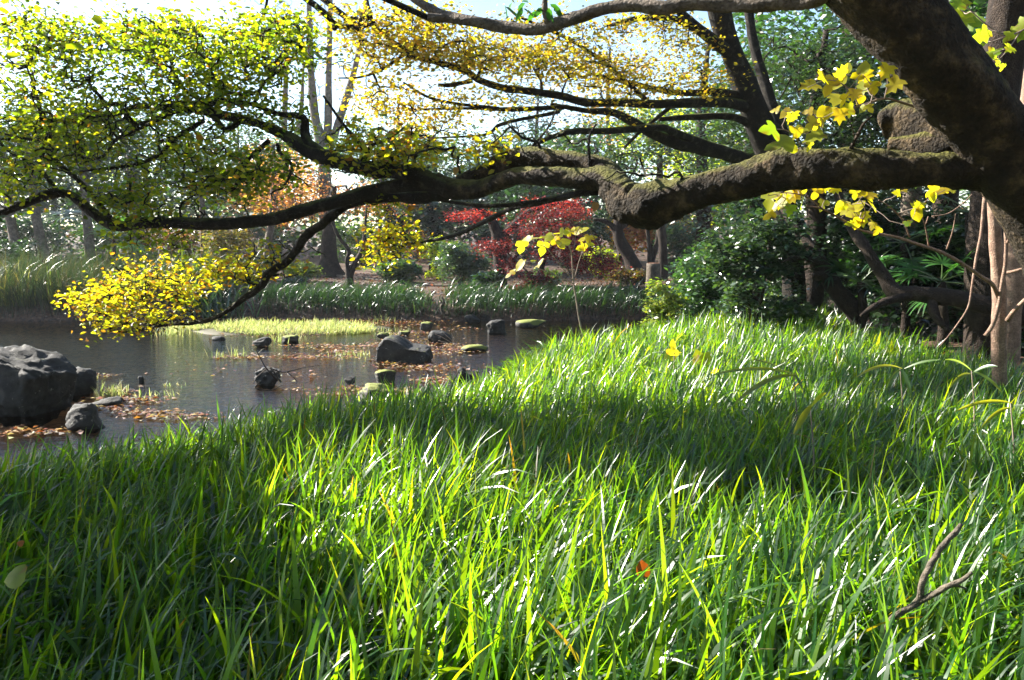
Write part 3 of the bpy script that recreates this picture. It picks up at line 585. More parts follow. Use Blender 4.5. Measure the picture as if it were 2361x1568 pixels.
    sub = [  # smaller branches drawn from the photograph
        [(780, 372, 9, 5.9), (712, 330, 11, 6.0), (703, 300, 10, 6.05), (698, 270, 8, 6.0), (640, 262, 6, 6.1), (580, 240, 5, 6.2), (515, 232, 5, 6.3), (470, 240, 4, 6.35)],
        [(560, 275, 6, 6.25), (520, 298, 7, 6.2), (490, 268, 6, 6.3), (440, 255, 5, 6.4), (380, 260, 4, 6.45)],
        [(470, 278, 6, 6.3), (410, 316, 5, 6.35), (370, 355, 5, 6.4), (320, 377, 4.5, 6.5), (270, 386, 4, 6.5), (185, 395, 2.5, 6.6)],
        [(395, 258, 5, 6.4), (345, 282, 6, 6.4), (300, 280, 5, 6.45), (275, 238, 3, 6.5)],
        [(410, 256, 4, 6.3), (318, 298, 4, 6.35), (265, 325, 3.5, 6.4), (240, 358, 3, 6.45), (185, 378, 2.5, 6.5)],
        [(620, 325, 6, 6.15), (580, 360, 6, 6.2), (548, 388, 5, 6.25), (512, 410, 4, 6.3), (462, 438, 2.5, 6.35)],
        [(575, 362, 5, 6.2), (555, 400, 5, 6.15), (543, 432, 3.5, 6.2)],
        [(640, 330, 4, 6.1), (645, 352, 4.5, 6.1), (672, 380, 4, 6.1), (665, 412, 3, 6.1), (650, 435, 2, 6.1)],
        [(468, 235, 5, 6.35), (415, 195, 5, 6.4), (388, 120, 3.5, 6.45), (370, 60, 2, 6.5)], [(585, 240, 4, 6.2), (610, 190, 4, 6.2), (660, 150, 3, 6.2), (690, 110, 2, 6.2)],
        [(270, 520, 6, 6.38), (190, 425, 6, 6.4), (130, 372, 6, 6.45), (98, 325, 5.5, 6.5), (95, 270, 4.5, 6.5), (82, 210, 3, 6.55), (60, 150, 2, 6.6)],
        [(140, 452, 6, 6.5), (95, 395, 5, 6.55), (50, 365, 4.5, 6.6), (10, 340, 3.5, 6.65), (-20, 300, 3, 6.7)], [(98, 325, 4, 6.5), (40, 316, 3, 6.6), (-20, 300, 2, 6.7)],
        [(835, 380, 6, 5.8), (845, 355, 6, 5.75), (820, 320, 4.5, 5.7), (790, 285, 3.5, 5.65), (745, 220, 2.5, 5.6)], [(845, 358, 5, 5.75), (858, 335, 4, 5.7), (892, 322, 3.5, 5.65), (925, 300, 2.5, 5.6)], [(893, 384, 5, 5.7), (920, 342, 4, 5.65), (945, 320, 3, 5.6), (950, 290, 2, 5.55)],
        [(1395, 440, 9, 4.95), (1330, 446, 9, 5.1), (1290, 456, 8, 5.3), (1240, 468, 7, 5.5), (1180, 480, 6.5, 5.8), (1120, 510, 6, 6.1), (1060, 538, 5, 6.5), (1010, 552, 4, 6.8), (955, 560, 3, 7.0)], [(1290, 456, 6, 5.3), (1200, 470, 6, 5.5), (1110, 474, 5, 5.7), (1020, 462, 4, 5.9), (960, 452, 3, 6.0)],
        [(600, 660, 4, 6.6), (540, 640, 3, 6.7), (480, 618, 2, 6.8)], [(370, 750, 3, 7.15), (345, 715, 2.5, 7.2), (300, 650, 2, 7.3), (260, 610, 1.5, 7.3)], [(330, 757, 2, 7.2), (395, 730, 2, 7.2), (412, 690, 1.2, 7.2)], [(420, 516, 3, 6.3), (418, 470, 2.5, 6.3), (470, 440, 1.5, 6.3)],
        [(1360, 395, 4, 5.0), (1358, 320, 3, 5.0), (1375, 285, 2, 5.0)], [(1215, 365, 4, 5.4), (1225, 340, 3, 5.4), (1260, 300, 2.5, 5.4), (1285, 250, 1.5, 5.4)],
        [(430, 60, 3, 6.5), (560, 78, 4, 6.5), (600, 50, 4, 6.5), (615, 5, 3, 6.5), (620, -60, 3, 6.5)]]
    for k, s in enumerate(sub): limb(s, 20 + k, 7, .06, M_limb, "branch", 4)
    # upper limb crossing the top of the picture, its sunlit paleness put into a paler bark
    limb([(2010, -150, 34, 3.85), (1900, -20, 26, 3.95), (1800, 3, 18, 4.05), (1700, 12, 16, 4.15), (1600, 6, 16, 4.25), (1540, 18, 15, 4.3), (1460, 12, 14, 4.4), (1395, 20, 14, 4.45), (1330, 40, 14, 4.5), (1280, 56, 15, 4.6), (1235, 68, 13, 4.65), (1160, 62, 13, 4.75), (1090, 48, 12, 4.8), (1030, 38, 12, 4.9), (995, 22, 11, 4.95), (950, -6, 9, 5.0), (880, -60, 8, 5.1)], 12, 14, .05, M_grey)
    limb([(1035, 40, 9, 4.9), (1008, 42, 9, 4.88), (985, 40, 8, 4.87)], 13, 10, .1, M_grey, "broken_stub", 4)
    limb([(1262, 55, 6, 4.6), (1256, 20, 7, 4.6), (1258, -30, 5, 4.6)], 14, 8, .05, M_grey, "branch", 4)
    skel_np = np.array(skel)
    rs = np.random.RandomState(21)
    tg = clouds(rs, [(110, 130, 170, 100, 6.4, .7, 120), (300, 90, 170, 70, 6.5, .8, 120), (450, 120, 170, 90, 6.4, .8, 150), (620, 130, 120, 100, 6.2, .6, 100), (80, 280, 130, 90, 6.6, .7, 90), (300, 230, 200, 70, 6.5, .7, 120), (520, 210, 150, 60, 6.3, .6, 90), (180, 330, 170, 70, 6.5, .6, 80),
        (430, 350, 110, 60, 6.3, .5, 60), (590, 395, 110, 50, 6.1, .4, 70), (470, 430, 110, 50, 6.3, .4, 50), (300, 455, 80, 40, 6.3, .3, 55), (330, 500, 60, 22, 6.3, .2, 20), (40, 400, 80, 50, 6.5, .4, 40), (30, 445, 40, 20, 6.5, .2, 12), (420, 555, 35, 30, 6.4, .2, 10), (310, 555, 40, 25, 6.3, .2, 14),
        (640, 60, 100, 50, 6.3, .5, 40), (60, 60, 70, 60, 6.4, .5, 30), (660, 280, 70, 60, 6.1, .3, 20), (690, 60, 40, 50, 6.3, .4, 14)])
    tg = np.vstack((tg, out_of_view(above(rs, -.9, 1.4, .7, 1.5, 2.0, 3.2, 260))))  # unseen leaves added to this crown to shade the nearest grass
    twigs_and_leaves(T, skel_np, tg, 31, M_leaf, [((.10, .14, .015), 5), ((.15, .18, .018), 4), ((.06, .10, .015), 3), ((.3, .25, .025), 1.4), ((.22, .1, .02), .25)], .041, 12, .11, True, M_limb, keep=100, width=.7, spread=1.0, rtip=.0038, rmax=.02)
    tg = clouds(rs, [(310, 690, 140, 85, 7.25, .6, 90), (240, 720, 75, 55, 7.3, .4, 30), (380, 640, 130, 60, 7.1, .5, 45), (440, 690, 60, 40, 7.0, .3, 14), (200, 690, 40, 40, 7.3, .2, 10), (540, 615, 80, 35, 6.8, .3, 38), (620, 590, 40, 35, 6.5, .2, 12), (185, 690, 28, 20, 7.3, .1, 6), (895, 545, 60, 38, 7.0, .25, 42), (860, 590, 35, 30, 7.0, .2, 12), (900, 465, 60, 18, 6.0, .2, 12),
        (900, 370, 70, 25, 5.6, .25, 26), (960, 345, 90, 35, 5.6, .3, 34), (1130, 335, 55, 25, 5.5, .2, 10), (1120, 360, 40, 15, 5.4, .2, 6), (800, 345, 50, 30, 5.7, .2, 12), (850, 300, 50, 30, 5.7, .2, 10)])
    twigs_and_leaves(T, skel_np, tg, 32, M_leaf, [((.24, .21, .025), 5), ((.17, .18, .024), 4), ((.28, .19, .025), 3), ((.17, .08, .02), 1.5), ((.09, .115, .02), 3)], .045, 12, .085, True, M_limb, keep=180, name="yellow_foliage", width=.66, spread=.9)
    bt = clouds(rs, [(300, 300, 330, 120, 6.4, .5, 120), (900, 340, 200, 70, 5.6, .4, 60), (1250, 330, 160, 60, 5.2, .3, 40), (1550, 400, 200, 50, 4.6, .2, 14), (500, 440, 220, 70, 6.2, .3, 60), (640, 590, 120, 60, 6.6, .3, 24)])
    pa, ra = grow(skel_np, bt, rs, rtip=.0045, rmax=.02, bend=.28); mb = MB(); tubes_batch(mb, pa, ra, 5); tag(mb.build("twigs", M_limb, T, True), kind="stuff")
    # a few glossy green leaves on the pale limb
    P = clouds(rs, [(1185, 12, 32, 14, 4.62, .1, 8), (1262, 18, 32, 14, 4.6, .1, 8)]); A, Nn = leaf_frames(rs, len(P), .5, .7)
    single_leaves(T, P, A, Nn, np.full(len(P), .09), M_gloss, [((.04, .14, .03), 1), ((.05, .18, .03), 1)], 4, .42)
big_tree()

def shade_tree():  # unseen tree, added to shade the lower left grass
    b = np.array((-5.3, 2.4, 0)); T = empty("shade_tree", b, "added unseen tree left of the picture, shading the near grass", "tree"); sk = []
    for k, P in enumerate([[b - (0, 0, .1), b + (.2, .2, 1), b + (.5, .5, 2), b + (.8, 1.0, 2.9)], [b + (.2, .2, .9), b + (1, .7, 1.5), b + (1.4, 1.5, 2.1)]]):
        p, r = spline(P, np.linspace(.14 - .05 * k, .05, len(P)), 6); mb = MB(); tube(mb, p, r, 10, .06, k); mb.build("limb" if k else "trunk", M_brown, T, True); sk += p.tolist()
    rs = np.random.RandomState(71); tg = out_of_view(np.vstack((above(rs, -3.6, -1.1, 3.0, 5.0, 1.5, 3.0, 1000), above(rs, -2.5, -.55, 1.2, 3.0, 1.4, 2.8, 750))))
    twigs_and_leaves(T, np.array(sk), tg, 72, M_gloss, [((.03, .08, .02), 1), ((.05, .1, .02), 1)], .08, 14, .1, False, M_twig, rmax=.03)
shade_tree()
# ------------------------------------------------------------------ the yellow tree behind it
def limb_into(parent, pp, seed, mat, skel, sides=10, lump=.06, name="limb", n=5):
    P, r = limb_pts(pp); p, rr = spline(P, r, n); mb = MB(); tube(mb, p, rr, sides, lump, seed); skel.extend(p.tolist()); return mb.build(name, mat, parent, True)
def yellow_tree():
    b = ground_pt(1830, 12.3); T = empty("yellow_leaved_tree", b, "dark trunked tree with long bare boughs and thin yellow leaves behind the big limb", "tree"); skel = []
    bx = 1180.5 + FPX * b[0] / (b[1] * CP)
    limb_into(T, [(1835, 700, 26, 12.3), (1820, 560, 26, 12.3), (1790, 400, 28, 12.2), (1752, 290, 32, 12.0), (1725, 210, 28, 11.8), (1690, 130, 24, 11.6), (1664, 50, 25, 11.4), (1645, -40, 26, 11.2), (1600, -170, 22, 11.0)], 41, M_limb, skel, 16, .06, "trunk", 7)
    limb_into(T, [(1800, 320, 20, 12.2), (1772, 220, 13, 12.3), (1742, 120, 11, 12.4), (1728, 40, 10, 12.4), (1715, -60, 9, 12.5)], 42, M_limb, skel)
    for k, s in enumerate([
        [(1745, 255, 16, 12.0), (1690, 238, 12, 11.6), (1620, 236, 11, 11.2), (1520, 240, 10, 10.9), (1430, 237, 9, 10.6), (1350, 236, 9, 10.3), (1296, 222, 9, 10.1), (1220, 210, 8, 9.9), (1165, 204, 8, 9.8), (1108, 186, 8, 9.6), (1074, 164, 7, 9.5), (1022, 147, 6.5, 9.4), (954, 130, 6, 9.3), (930, 109, 5, 9.2), (899, 92, 4.5, 9.1), (862, 55, 4, 9.0), (848, 5, 3, 9.0), (835, -60, 2, 9)],
        [(1715, 225, 10, 11.9), (1660, 212, 8, 11.5), (1560, 214, 7, 11.2), (1450, 190, 5, 11), (1370, 172, 4, 10.8)],
        [(1760, 380, 16, 12.1), (1640, 345, 17, 11.6), (1560, 330, 14, 11.2), (1500, 305, 12, 10.9), (1420, 262, 9, 10.6), (1350, 255, 6, 10.4), (1270, 240, 4, 10.2)],
        [(1650, 340, 8, 11.6), (1556, 306, 9, 11), (1518, 294, 8, 10.7), (1400, 302, 7.5, 10.3), (1320, 303, 7, 10), (1262, 320, 5, 9.8), (1215, 345, 3.5, 9.7)],
        [(930, 128, 4, 9.3), (880, 160, 3.5, 9.3), (830, 178, 2.5, 9.3), (780, 180, 1.6, 9.3)], [(1090, 186, 5, 9.6), (1040, 196, 5, 9.6), (1010, 196, 4, 9.6)], [(1150, 250, 4, 9.8), (1060, 240, 3.5, 9.7), (990, 225, 3, 9.6), (930, 190, 2, 9.5)], [(1300, 247, 6, 10.2), (1180, 252, 5, 10), (1080, 250, 3, 9.9), (960, 252, 2, 9.8)],
        [(1290, 258, 4, 10.2), (1160, 285, 4, 10), (1120, 310, 3, 10), (1010, 318, 2, 9.9)], [(1690, 130, 14, 11.6), (1640, 90, 13, 11.2), (1570, 30, 9, 11), (1520, -40, 6, 10.9)], [(1500, 240, 6, 10.9), (1400, 150, 5, 10.7), (1310, 90, 4, 10.5), (1200, 40, 3, 10.3)], [(1640, 90, 8, 11.2), (1560, 45, 8, 11), (1480, 42, 7, 10.8), (1400, 60, 4, 10.6)],
        [(1560, 236, 5, 11), (1480, 300, 4, 10.8), (1440, 340, 3, 10.7)], [(1690, 236, 6, 11.6), (1640, 215, 6, 11.4), (1620, 190, 5, 11.3)], [(1755, 300, 12, 12), (1690, 270, 8, 11.8), (1600, 270, 7, 11.5), (1520, 275, 5, 11.2)]]):
        limb_into(T, s, 50 + k, M_limb, skel, 8, .06, "branch")
    rs = np.random.RandomState(5)
    tg = clouds(rs, [(815, 45, 60, 45, 9.0, .7, 26), (900, 110, 120, 70, 9.2, .8, 95), (1050, 110, 150, 50, 9.5, .8, 130), (1180, 130, 130, 60, 9.8, .8, 120), (1330, 150, 130, 60, 10.4, .8, 110), (1460, 180, 120, 60, 10.8, .7, 100), (1580, 110, 90, 60, 11.2, .7, 50), (1600, 180, 80, 40, 11.2, .5, 40), (960, 40, 110, 40, 9.1, .6, 60),
        (880, 230, 90, 50, 9.4, .5, 45), (980, 275, 110, 40, 9.7, .5, 40), (1100, 230, 140, 30, 9.8, .5, 40), (1300, 60, 200, 40, 10.3, .6, 60), (1520, 50, 80, 40, 10.9, .5, 30), (1420, 250, 80, 40, 10.6, .5, 16), (1690, 170, 40, 40, 11.7, .4, 12)])
    tg = np.vstack((tg, out_of_view(above(rs, -1.9, 2.8, 4.7, 6.0, 4.1, 5.8, 1100)), out_of_view(above(rs, 2.6, 4.4, 6.5, 9.5, 4.4, 6.5, 260)), out_of_view(above(rs, 4.4, 9, 7, 14, 5.4, 7.8, 700))))  # out of view leaf masses added to shade the mid meadow and right thicket
    twigs_and_leaves(T, np.array(skel), tg, 33, M_yleaf, [((.50, .38, .03), 5), ((.42, .34, .03), 3), ((.28, .27, .03), 2), ((.46, .26, .03), 1.3), ((.18, .19, .03), 1.3)], .055, 15, .14, False, M_limb, rtip=.004, keep=110)
yellow_tree()

# ------------------------------------------------------------------ background trees, bushes, palms
EVER = [((.012, .034, .014), 4), ((.02, .052, .016), 3), ((.032, .068, .022), 1)]
MIDG = [((.035, .075, .024), 4), ((.06, .10, .028), 3), ((.1, .135, .035), 1)]
BLUEG = [((.022, .042, .032), 4), ((.034, .06, .04), 2)]
LIME = [((.15, .2, .03), 4), ((.22, .24, .035), 3), ((.09, .14, .03), 2)]
GOLD = [((.38, .3, .04), 4), ((.3, .27, .04), 3), ((.42, .22, .03), 1)]
ORNG = [((.40, .17, .085), 4), ((.34, .12, .07), 3), ((.42, .25, .09), 2)]
RUST = [((.26, .12, .06), 4), ((.2, .1, .06), 3), ((.3, .18, .08), 2)]
RED = [((.32, .025, .035), 4), ((.24, .02, .035), 3), ((.40, .07, .06), 1)]
WINE = [((.12, .018, .03), 4), ((.17, .02, .035), 3), ((.09, .02, .03), 2)]
def crown_targets(rs, spec):
    """spec: (dx, dy, z, rx, ry, rz, n) in metres from the foot"""
    out = []
    for dx, dy, z, rx, ry, rz, n in spec:
        q = unit(rs.normal(0, 1, (n, 3))) * rs.uniform(.15, 1, (n, 1)) ** .45; out.append(q * (rx, ry, rz) + (dx, dy, z))
    return np.concatenate(out)
def tree(name, label, px, Y, trunk, spec, palette, lsize, per, sigma, seed, bark=M_brown, lmat=M_leaf, group="trees on the far side of the pond", cat="tree", width=.6, spread=.75, flare=0, rtip=.006, loc=None, stems=None, dens=1.9):
    """trunk: list of (dx, dy, z, r) in metres from the foot"""
    rs = np.random.RandomState(seed); b = ground_pt(px, Y) if loc is None else np.array(loc, float); T = empty(name, b, label, cat, group); skel = []
    for k, tk in enumerate([trunk] + (stems or [])):
        a = np.array(tk, float); p, r = spline(a[:, :3] + b - (0, 0, .08 if k == 0 else 0), a[:, 3], 5)
        if flare and k == 0: r = r * (1 + flare * np.exp(-(p[:, 2] - b[2]) / .35))
        mb = MB(); tube(mb, p, r, 10 if r.max() > .1 else 7, .07, seed + k); mb.build("trunk" if k == 0 else "limb", bark, T, True); skel.extend(p[len(p) // (3 if k == 0 else 5):].tolist())
    if spec:
        tg = crown_targets(rs, spec) + b
        twigs_and_leaves(T, np.array(skel), tg, seed + 7, lmat, palette, lsize * 1.3, int(per * dens), sigma * 1.15, False, bark if bark is not M_pink else M_twig, rtip=rtip, rmax=.07, width=width, spread=spread)
    return T
def bush(name, label, px, Y, wpx, top, palette, lsize, n, seed, lmat=M_gloss, group="bushes on the far bank", per=26, bot=None, depth=.8, cat="bush", spread=.7, width=.5):
    rs = np.random.RandomState(seed); b = ground_pt(px, Y); W = wpx / 2 * Y / FPX; zt = at(px, top, Y)[2] - b[2]; z0 = .05
    T = empty(name, b, label, cat, group); k = max(6, n // per)
    c = [(0, 0, zt * .42, W * .85, W * depth, zt * .5, k // 2)] + [(rs.uniform(-.6, .6) * W, rs.uniform(-.5, .5) * W * depth, zt * rs.uniform(.45, .75), W * .45, W * .4, zt * .26, k // 8) for _ in range(4)]
    tg = crown_targets(rs, c) + b; tg[:, 2] = np.maximum(tg[:, 2], b[2] + .12)
    st = []
    mb = MB()
    for j in range(5):
        e = np.array((rs.uniform(-.5, .5) * W, rs.uniform(-.4, .4) * W * depth, zt * rs.uniform(.45, .75)))
        p, r = spline([b + (rs.uniform(-.1, .1), rs.uniform(-.1, .1), -.05), b + e * (.35, .35, .5) + rs.normal(0, .05, 3), b + e], [.03, .022, .01], 4); tube(mb, p, r, 6, .05, j); st.extend(p.tolist())
    mb.build("stem", M_twig, T, True)
    twigs_and_leaves(T, np.array(st), tg, seed + 3, lmat, palette, lsize * 1.25, int(per * 1.6), .6 * max(.12, W * .16), False, M_twig, rtip=.004, rmax=.02, width=width, spread=spread, droop=.1)
    return T
def fan_palm(label, px, Y, py, nf, size, seed, trunk=True, pal_=None, group="fan palms in the undergrowth"):
    rs = np.random.RandomState(seed); b = ground_pt(px, Y); hub = at(px, py, Y); T = empty("fan_palm", b, label, "palm", group)
    mb = MB(); p, r = spline([b - (0, 0, .05), (b + hub) / 2 + (.03, 0, 0), hub], [.07, .06, .055], 5); tube(mb, p, r, 9, .08, seed); mb.build("trunk", M_brown, T, True)
    meshes = []
    for v in range(3):
        mb = MB(); pts, rr = spline([(0, 0, 0), (.5 * size, 0, .05 * size), (1.0 * size, 0, 0)], [.012, .009, .007], 3); tube(mb, pts, rr, 4, 0, 0, (.06, .1, .03))
        k = 17; a = np.linspace(-2.0, 2.0, k) + rs.normal(0, .03, k); ln = size * (1 - .12 * np.abs(a)) * rs.uniform(.85, 1.05, k)
        blades(mb, np.repeat([[1.0 * size, 0, 0]], k, 0), ln, np.full(k, .075 * size), a, np.full(k, 1.45) + rs.normal(0, .06, k), rs.uniform(.3, 1.1, k), pal(rs, pal_ or [((.016, .045, .016), 3), ((.028, .07, .02), 1)], k), None, 5, np.full(k, .1))
        meshes.append(mesh_data("frond", mb, M_gloss))
    inv = Matrix.Translation(b).inverted()
    for i in range(nf):
        o = bpy.data.objects.new("frond", meshes[i % 3]); COL.objects.link(o); o.parent = T; o.matrix_parent_inverse = inv
        o.matrix_basis = Matrix.Translation(hub) @ Matrix.Rotation(i * 2.4 + rs.uniform(-.3, .3), 4, "Z") @ Matrix.Rotation(-rs.uniform(-.6, .9), 4, "Y") @ Matrix.Rotation(rs.uniform(-.4, .4), 4, "X")
    return T

# the fiery maple with a flared foot, and other trunks on the far bank
tree("orange_maple", "stout trunk with spreading roots under thin orange pink maple leaves", 760, 28.5, [(0, 0, 0, .27), (-.02, 0, .8, .25), (.02, 0, 1.6, .22), (.1, 0, 2.4, .17), (.25, 0, 3.2, .1)],
     [(0, 0, 2.75, 2.6, 1.6, .7, 150), (1.9, .3, 2.7, 1.5, 1.2, .6, 80), (-1.4, .2, 2.3, 1.0, 1, .5, 50), (-1.4, 0, 3.6, 1.3, 1.2, .5, 50)], ORNG, .07, 12, .24, 101, M_brown, M_yleaf, flare=1.5, dens=.75)
tree("crooked_tree", "thin dark tree forking low down into two crooked stems on the bare earth", 808, 22.5, [(0, 0, 0, .12), (-.02, 0, .45, .1), (-.08, 0, .9, .06), (-.02, 0, 1.2, .055), (-.3, 0, 1.6, .05), (-.5, 0, 2.1, .035), (-.65, 0, 2.6, .02)], None, None, 0, 0, 0, 102, M_brown,
     stems=[[(0, 0, .4, .09), (.15, 0, .75, .085), (.33, .05, 1.1, .07), (.42, .05, 1.5, .05), (.5, 0, 2.3, .03)]])
tree("dark_tree", "dark forked trunk behind the yellow green leaf spray", 912, 30.5, [(0, 0, 0, .3), (-.02, 0, .8, .26), (-.05, 0, 1.7, .24), (-.35, 0, 3.0, .17), (-.5, 0, 4.6, .1)], [(-.6, 1, 4.6, 2.6, 2, 1.2, 110), (1.6, 1, 3.9, 2, 1.5, 1, 70)], MIDG, .11, 12, .22, 103, M_brown, M_gloss,
     stems=[[(-.02, 0, 1.5, .2), (.4, .1, 2.2, .16), (.9, .2, 3.4, .1)]])
tree("red_maple", "crimson maple with layered sprays of dark red leaves over the far bank", 1155, 22.3, [(0, 0, 0, .2), (-.03, 0, .7, .19), (-.06, 0, 1.35, .2), (-.15, 0, 1.8, .15), (-.4, 0, 2.2, .1), (-.8, 0, 2.4, .06)],
     [(1.4, -.3, 2.42, .95, .6, .09, 60), (-.7, -.3, 2.05, .9, .6, .09, 50), (2.05, -.2, 2.15, .6, .5, .15, 30)], RED, .05, 14, .11, 104, M_brown, M_yleaf, width=.45, dens=1.2,
     stems=[[(-.05, 0, 1.3, .15), (.3, 0, 1.75, .11), (.8, -.1, 2.2, .07), (1.5, -.2, 2.4, .04)]])
tree("wine_maple", "purple red maple with drooping sprays beside the crimson maple", 1240, 21.2, [(0, 0, 0, .1), (.05, 0, .6, .09), (.2, 0, 1.1, .07), (.55, 0, 1.6, .05), (1.0, 0, 1.9, .03)],
     [(.8, 0, 1.2, 1.0, .6, .42, 110), (1.5, -.1, .8, .75, .5, .28, 60), (.2, -.2, 1.7, 1.1, .6, .25, 60), (-1.2, -.2, 1.25, .55, .4, .18, 36), (-.1, -.5, .45, .35, .3, .14, 24), (-.5, -.7, .15, .25, .2, .12, 14), (.4, 0, 2.1, .9, .5, .2, 40), (-.7, -.1, .8, .3, .3, .2, 14)], WINE, .05, 15, .12, 105, M_brown, M_yleaf, width=.55)
tree("curved_tree", "dark twisting trunk leaning left behind the low rail", 1462, 25, [(0, 0, 0, .34), (0, 0, .5, .25), (-.2, 0, 1.0, .2), (-.5, 0, 1.5, .19), (-.5, 0, 2.2, .15), (-.2, 0, 3.2, .1)], [(-.3, .5, 4.4, 2.3, 1.6, 1, 90)], MIDG, .11, 12, .2, 106, M_brown, M_gloss, flare=.5,
     stems=[[(-.5, 0, 1.5, .13), (-.85, 0, 1.9, .08), (-1.3, 0, 2.0, .05)], [(-.5, 0, 1.7, .1), (0, 0, 2.1, .06), (.15, 0, 2.6, .04)]])
tree("slim_dark_tree", "straight slim dark trunk right of the twisting trunk", 1528, 26.5, [(0, 0, 0, .17), (-.02, 0, 1.2, .15), (-.12, 0, 2.2, .14), (-.2, 0, 4.2, .1)], [(0, .5, 4.9, 2.0, 1.5, 1.0, 80)], LIME, .11, 12, .2, 107, M_brown)
tree("twin_stem_tree", "pair of thin dark stems in front of orange autumn leaves", 1497, 29, [(0, 0, 0, .1), (-.02, 0, 1, .08), (-.2, 0, 2.4, .06)], None, None, 0, 0, 0, 108, M_brown, stems=[[(0, 0, .1, .09), (.25, 0, 1.2, .09), (.35, 0, 2.4, .06)]])
tree("orange_tree", "low orange and gold autumn tree glowing behind the dark trunks", 1500, 33, [(0, 0, 0, .12), (.1, 0, 1, .1), (.1, 0, 2.2, .05)], [(0, 0, 1.5, 1.7, 1, .9, 120), (.5, 0, 2.6, 1.6, 1, .6, 60)], ORNG, .12, 12, .2, 109, M_brown, M_yleaf)
tree("gold_tree", "yellow autumn tree glimpsed between the dark trunks at the back", 1430, 36, [(0, 0, 0, .12), (.05, 0, 1, .1), (.1, 0, 2.5, .05)], [(0, 0, 1.5, 1.6, 1, 1.0, 90), (1.2, 0, 2.6, 1.4, 1, .6, 50)], GOLD, .13, 11, .22, 110, M_brown, M_yleaf)
# left wood
LW = "trees of the shaded wood on the left"
for i, (lb, px, Y, tr_, cx, cz, rx, rz, n, P_) in enumerate([
    ("slanting grey trunk farthest left, leaning right towards its foot", 66, 25, [(0, 0, 0, .2), (-.15, 0, .7, .18), (-.4, 0, 1.9, .15), (-.5, 0, 4.2, .1)], -.8, 4.3, 2.2, 1.4, 100, EVER),
    ("grey trunk bent at the foot next to the slanting trunk", 112, 24.5, [(0, 0, 0, .24), (.12, 0, .35, .16), (-.08, 0, 1.1, .15), (-.25, 0, 2.4, .14), (-.3, 0, 4.2, .1)], 0, 4.4, 2.2, 1.3, 100, MIDG),
    ("straight dark trunk in front of the left fan palm", 216, 25, [(0, 0, 0, .17), (-.05, 0, 1.2, .15), (-.1, 0, 2.6, .13), (-.1, 0, 4.6, .09)], .2, 4.6, 2.2, 1.3, 100, EVER),
    ("thick short dark trunk behind the low leaf spray", 315, 27, [(0, 0, 0, .26), (.02, 0, .9, .24), (.05, 0, 2.2, .2), (0, 0, 4.2, .12)], 0, 4.7, 2.6, 1.5, 110, EVER),
    ("pale grey trunk leaning right between orange leaves and the wood", 612, 33, [(0, 0, 0, .17), (.25, 0, 1.6, .15), (.45, 0, 3.2, .12), (.5, 0, 5, .08)], .3, 5.2, 2.3, 1.2, 70, MIDG),
    ("thin upright trunk in the deep shade behind the low bough", 470, 31, [(0, 0, 0, .14), (.05, 0, 1.6, .12), (.05, 0, 4.2, .08)], 0, 4.6, 2.6, 1.3, 100, EVER)]):
    tree("wood_tree", lb, px, Y, tr_, [(cx, .6, cz, rx, 1.6, rz, n)], P_, .11, 13, .22, 120 + i, M_grey, M_gloss, LW)
for i, (lb, px, Y, H, rx, n, P_, lm) in enumerate([
    ("dense dark evergreen closing the view at the far left", -60, 38, 7.5, 4.0, 240, EVER, M_gloss), ("broad dark evergreen deep in the left wood", 130, 42, 7.0, 4.2, 240, BLUEG, M_gloss), ("round dark evergreen behind the thick short trunk", 330, 40, 6.6, 4.0, 230, EVER, M_gloss),
    ("grey green tree behind the orange specks of the wood", 500, 44, 6.2, 3.6, 190, BLUEG, M_gloss), ("rusty leaved thin tree right of the wood", 640, 40, 5.6, 2.6, 110, RUST, M_leaf), ("tall rust brown tree right of the bare tree", 925, 52, 11.0, 2.2, 130, RUST, M_leaf),
    ("mottled green tree in the middle distance behind the red maple", 1010, 40, 6.2, 3.4, 200, MIDG, M_gloss), ("tall grey green tree behind the long yellow boughs", 1240, 48, 10.5, 4.2, 280, BLUEG, M_gloss), ("rosy brown tree behind the upper boughs", 1400, 55, 15, 4.6, 220, RUST, M_leaf),
    ("dark evergreen behind the crimson maple sprays", 1300, 33, 6.0, 3.0, 230, EVER, M_gloss), ("olive tree right of the middle behind the moss limb", 1560, 40, 8.0, 3.6, 230, MIDG, M_gloss), ("lime green tree between the trunks right of the middle", 1640, 36, 6.0, 2.8, 170, LIME, M_leaf),
    ("blue green pine with flat pads in the middle distance", 1000, 31, 3.9, 2.0, 130, BLUEG, M_gloss), ("pink orange maple far behind the big limb", 630, 46, 6.4, 3.0, 150, ORNG, M_yleaf), ("yellow green tree far behind the left wood", 230, 52, 9.5, 4.5, 170, LIME, M_leaf), ("thin olive tree against the sky left of the bare tree", 560, 54, 9.0, 3.0, 80, MIDG, M_leaf),
    ("dark evergreen behind the curtain of yellow leaves", 1150, 38, 6.5, 3.0, 170, EVER, M_gloss), ("golden tree far back under the yellow boughs", 960, 58, 9.0, 3.2, 130, GOLD, M_yleaf)]):
    tree("far_tree", lb, px, Y, [(0, 0, 0, .22), (.1, 0, H * .3, .19), (-.1, 0, H * .6, .13), (0, 0, H * .85, .06)], [(0, 0, H * .62, rx, rx * .7, H * .36, int(n * .6)), (rx * .4, -.5, H * .45, rx * .7, rx * .6, H * .25, n // 5), (-rx * .4, -.5, H * .4, rx * .7, rx * .6, H * .28, n // 5)], P_, .16, 13, .34, 150 + i, M_brown, lm, "trees closing the view in the distance", rtip=.01, dens=1.9 if H < 8 else .8)
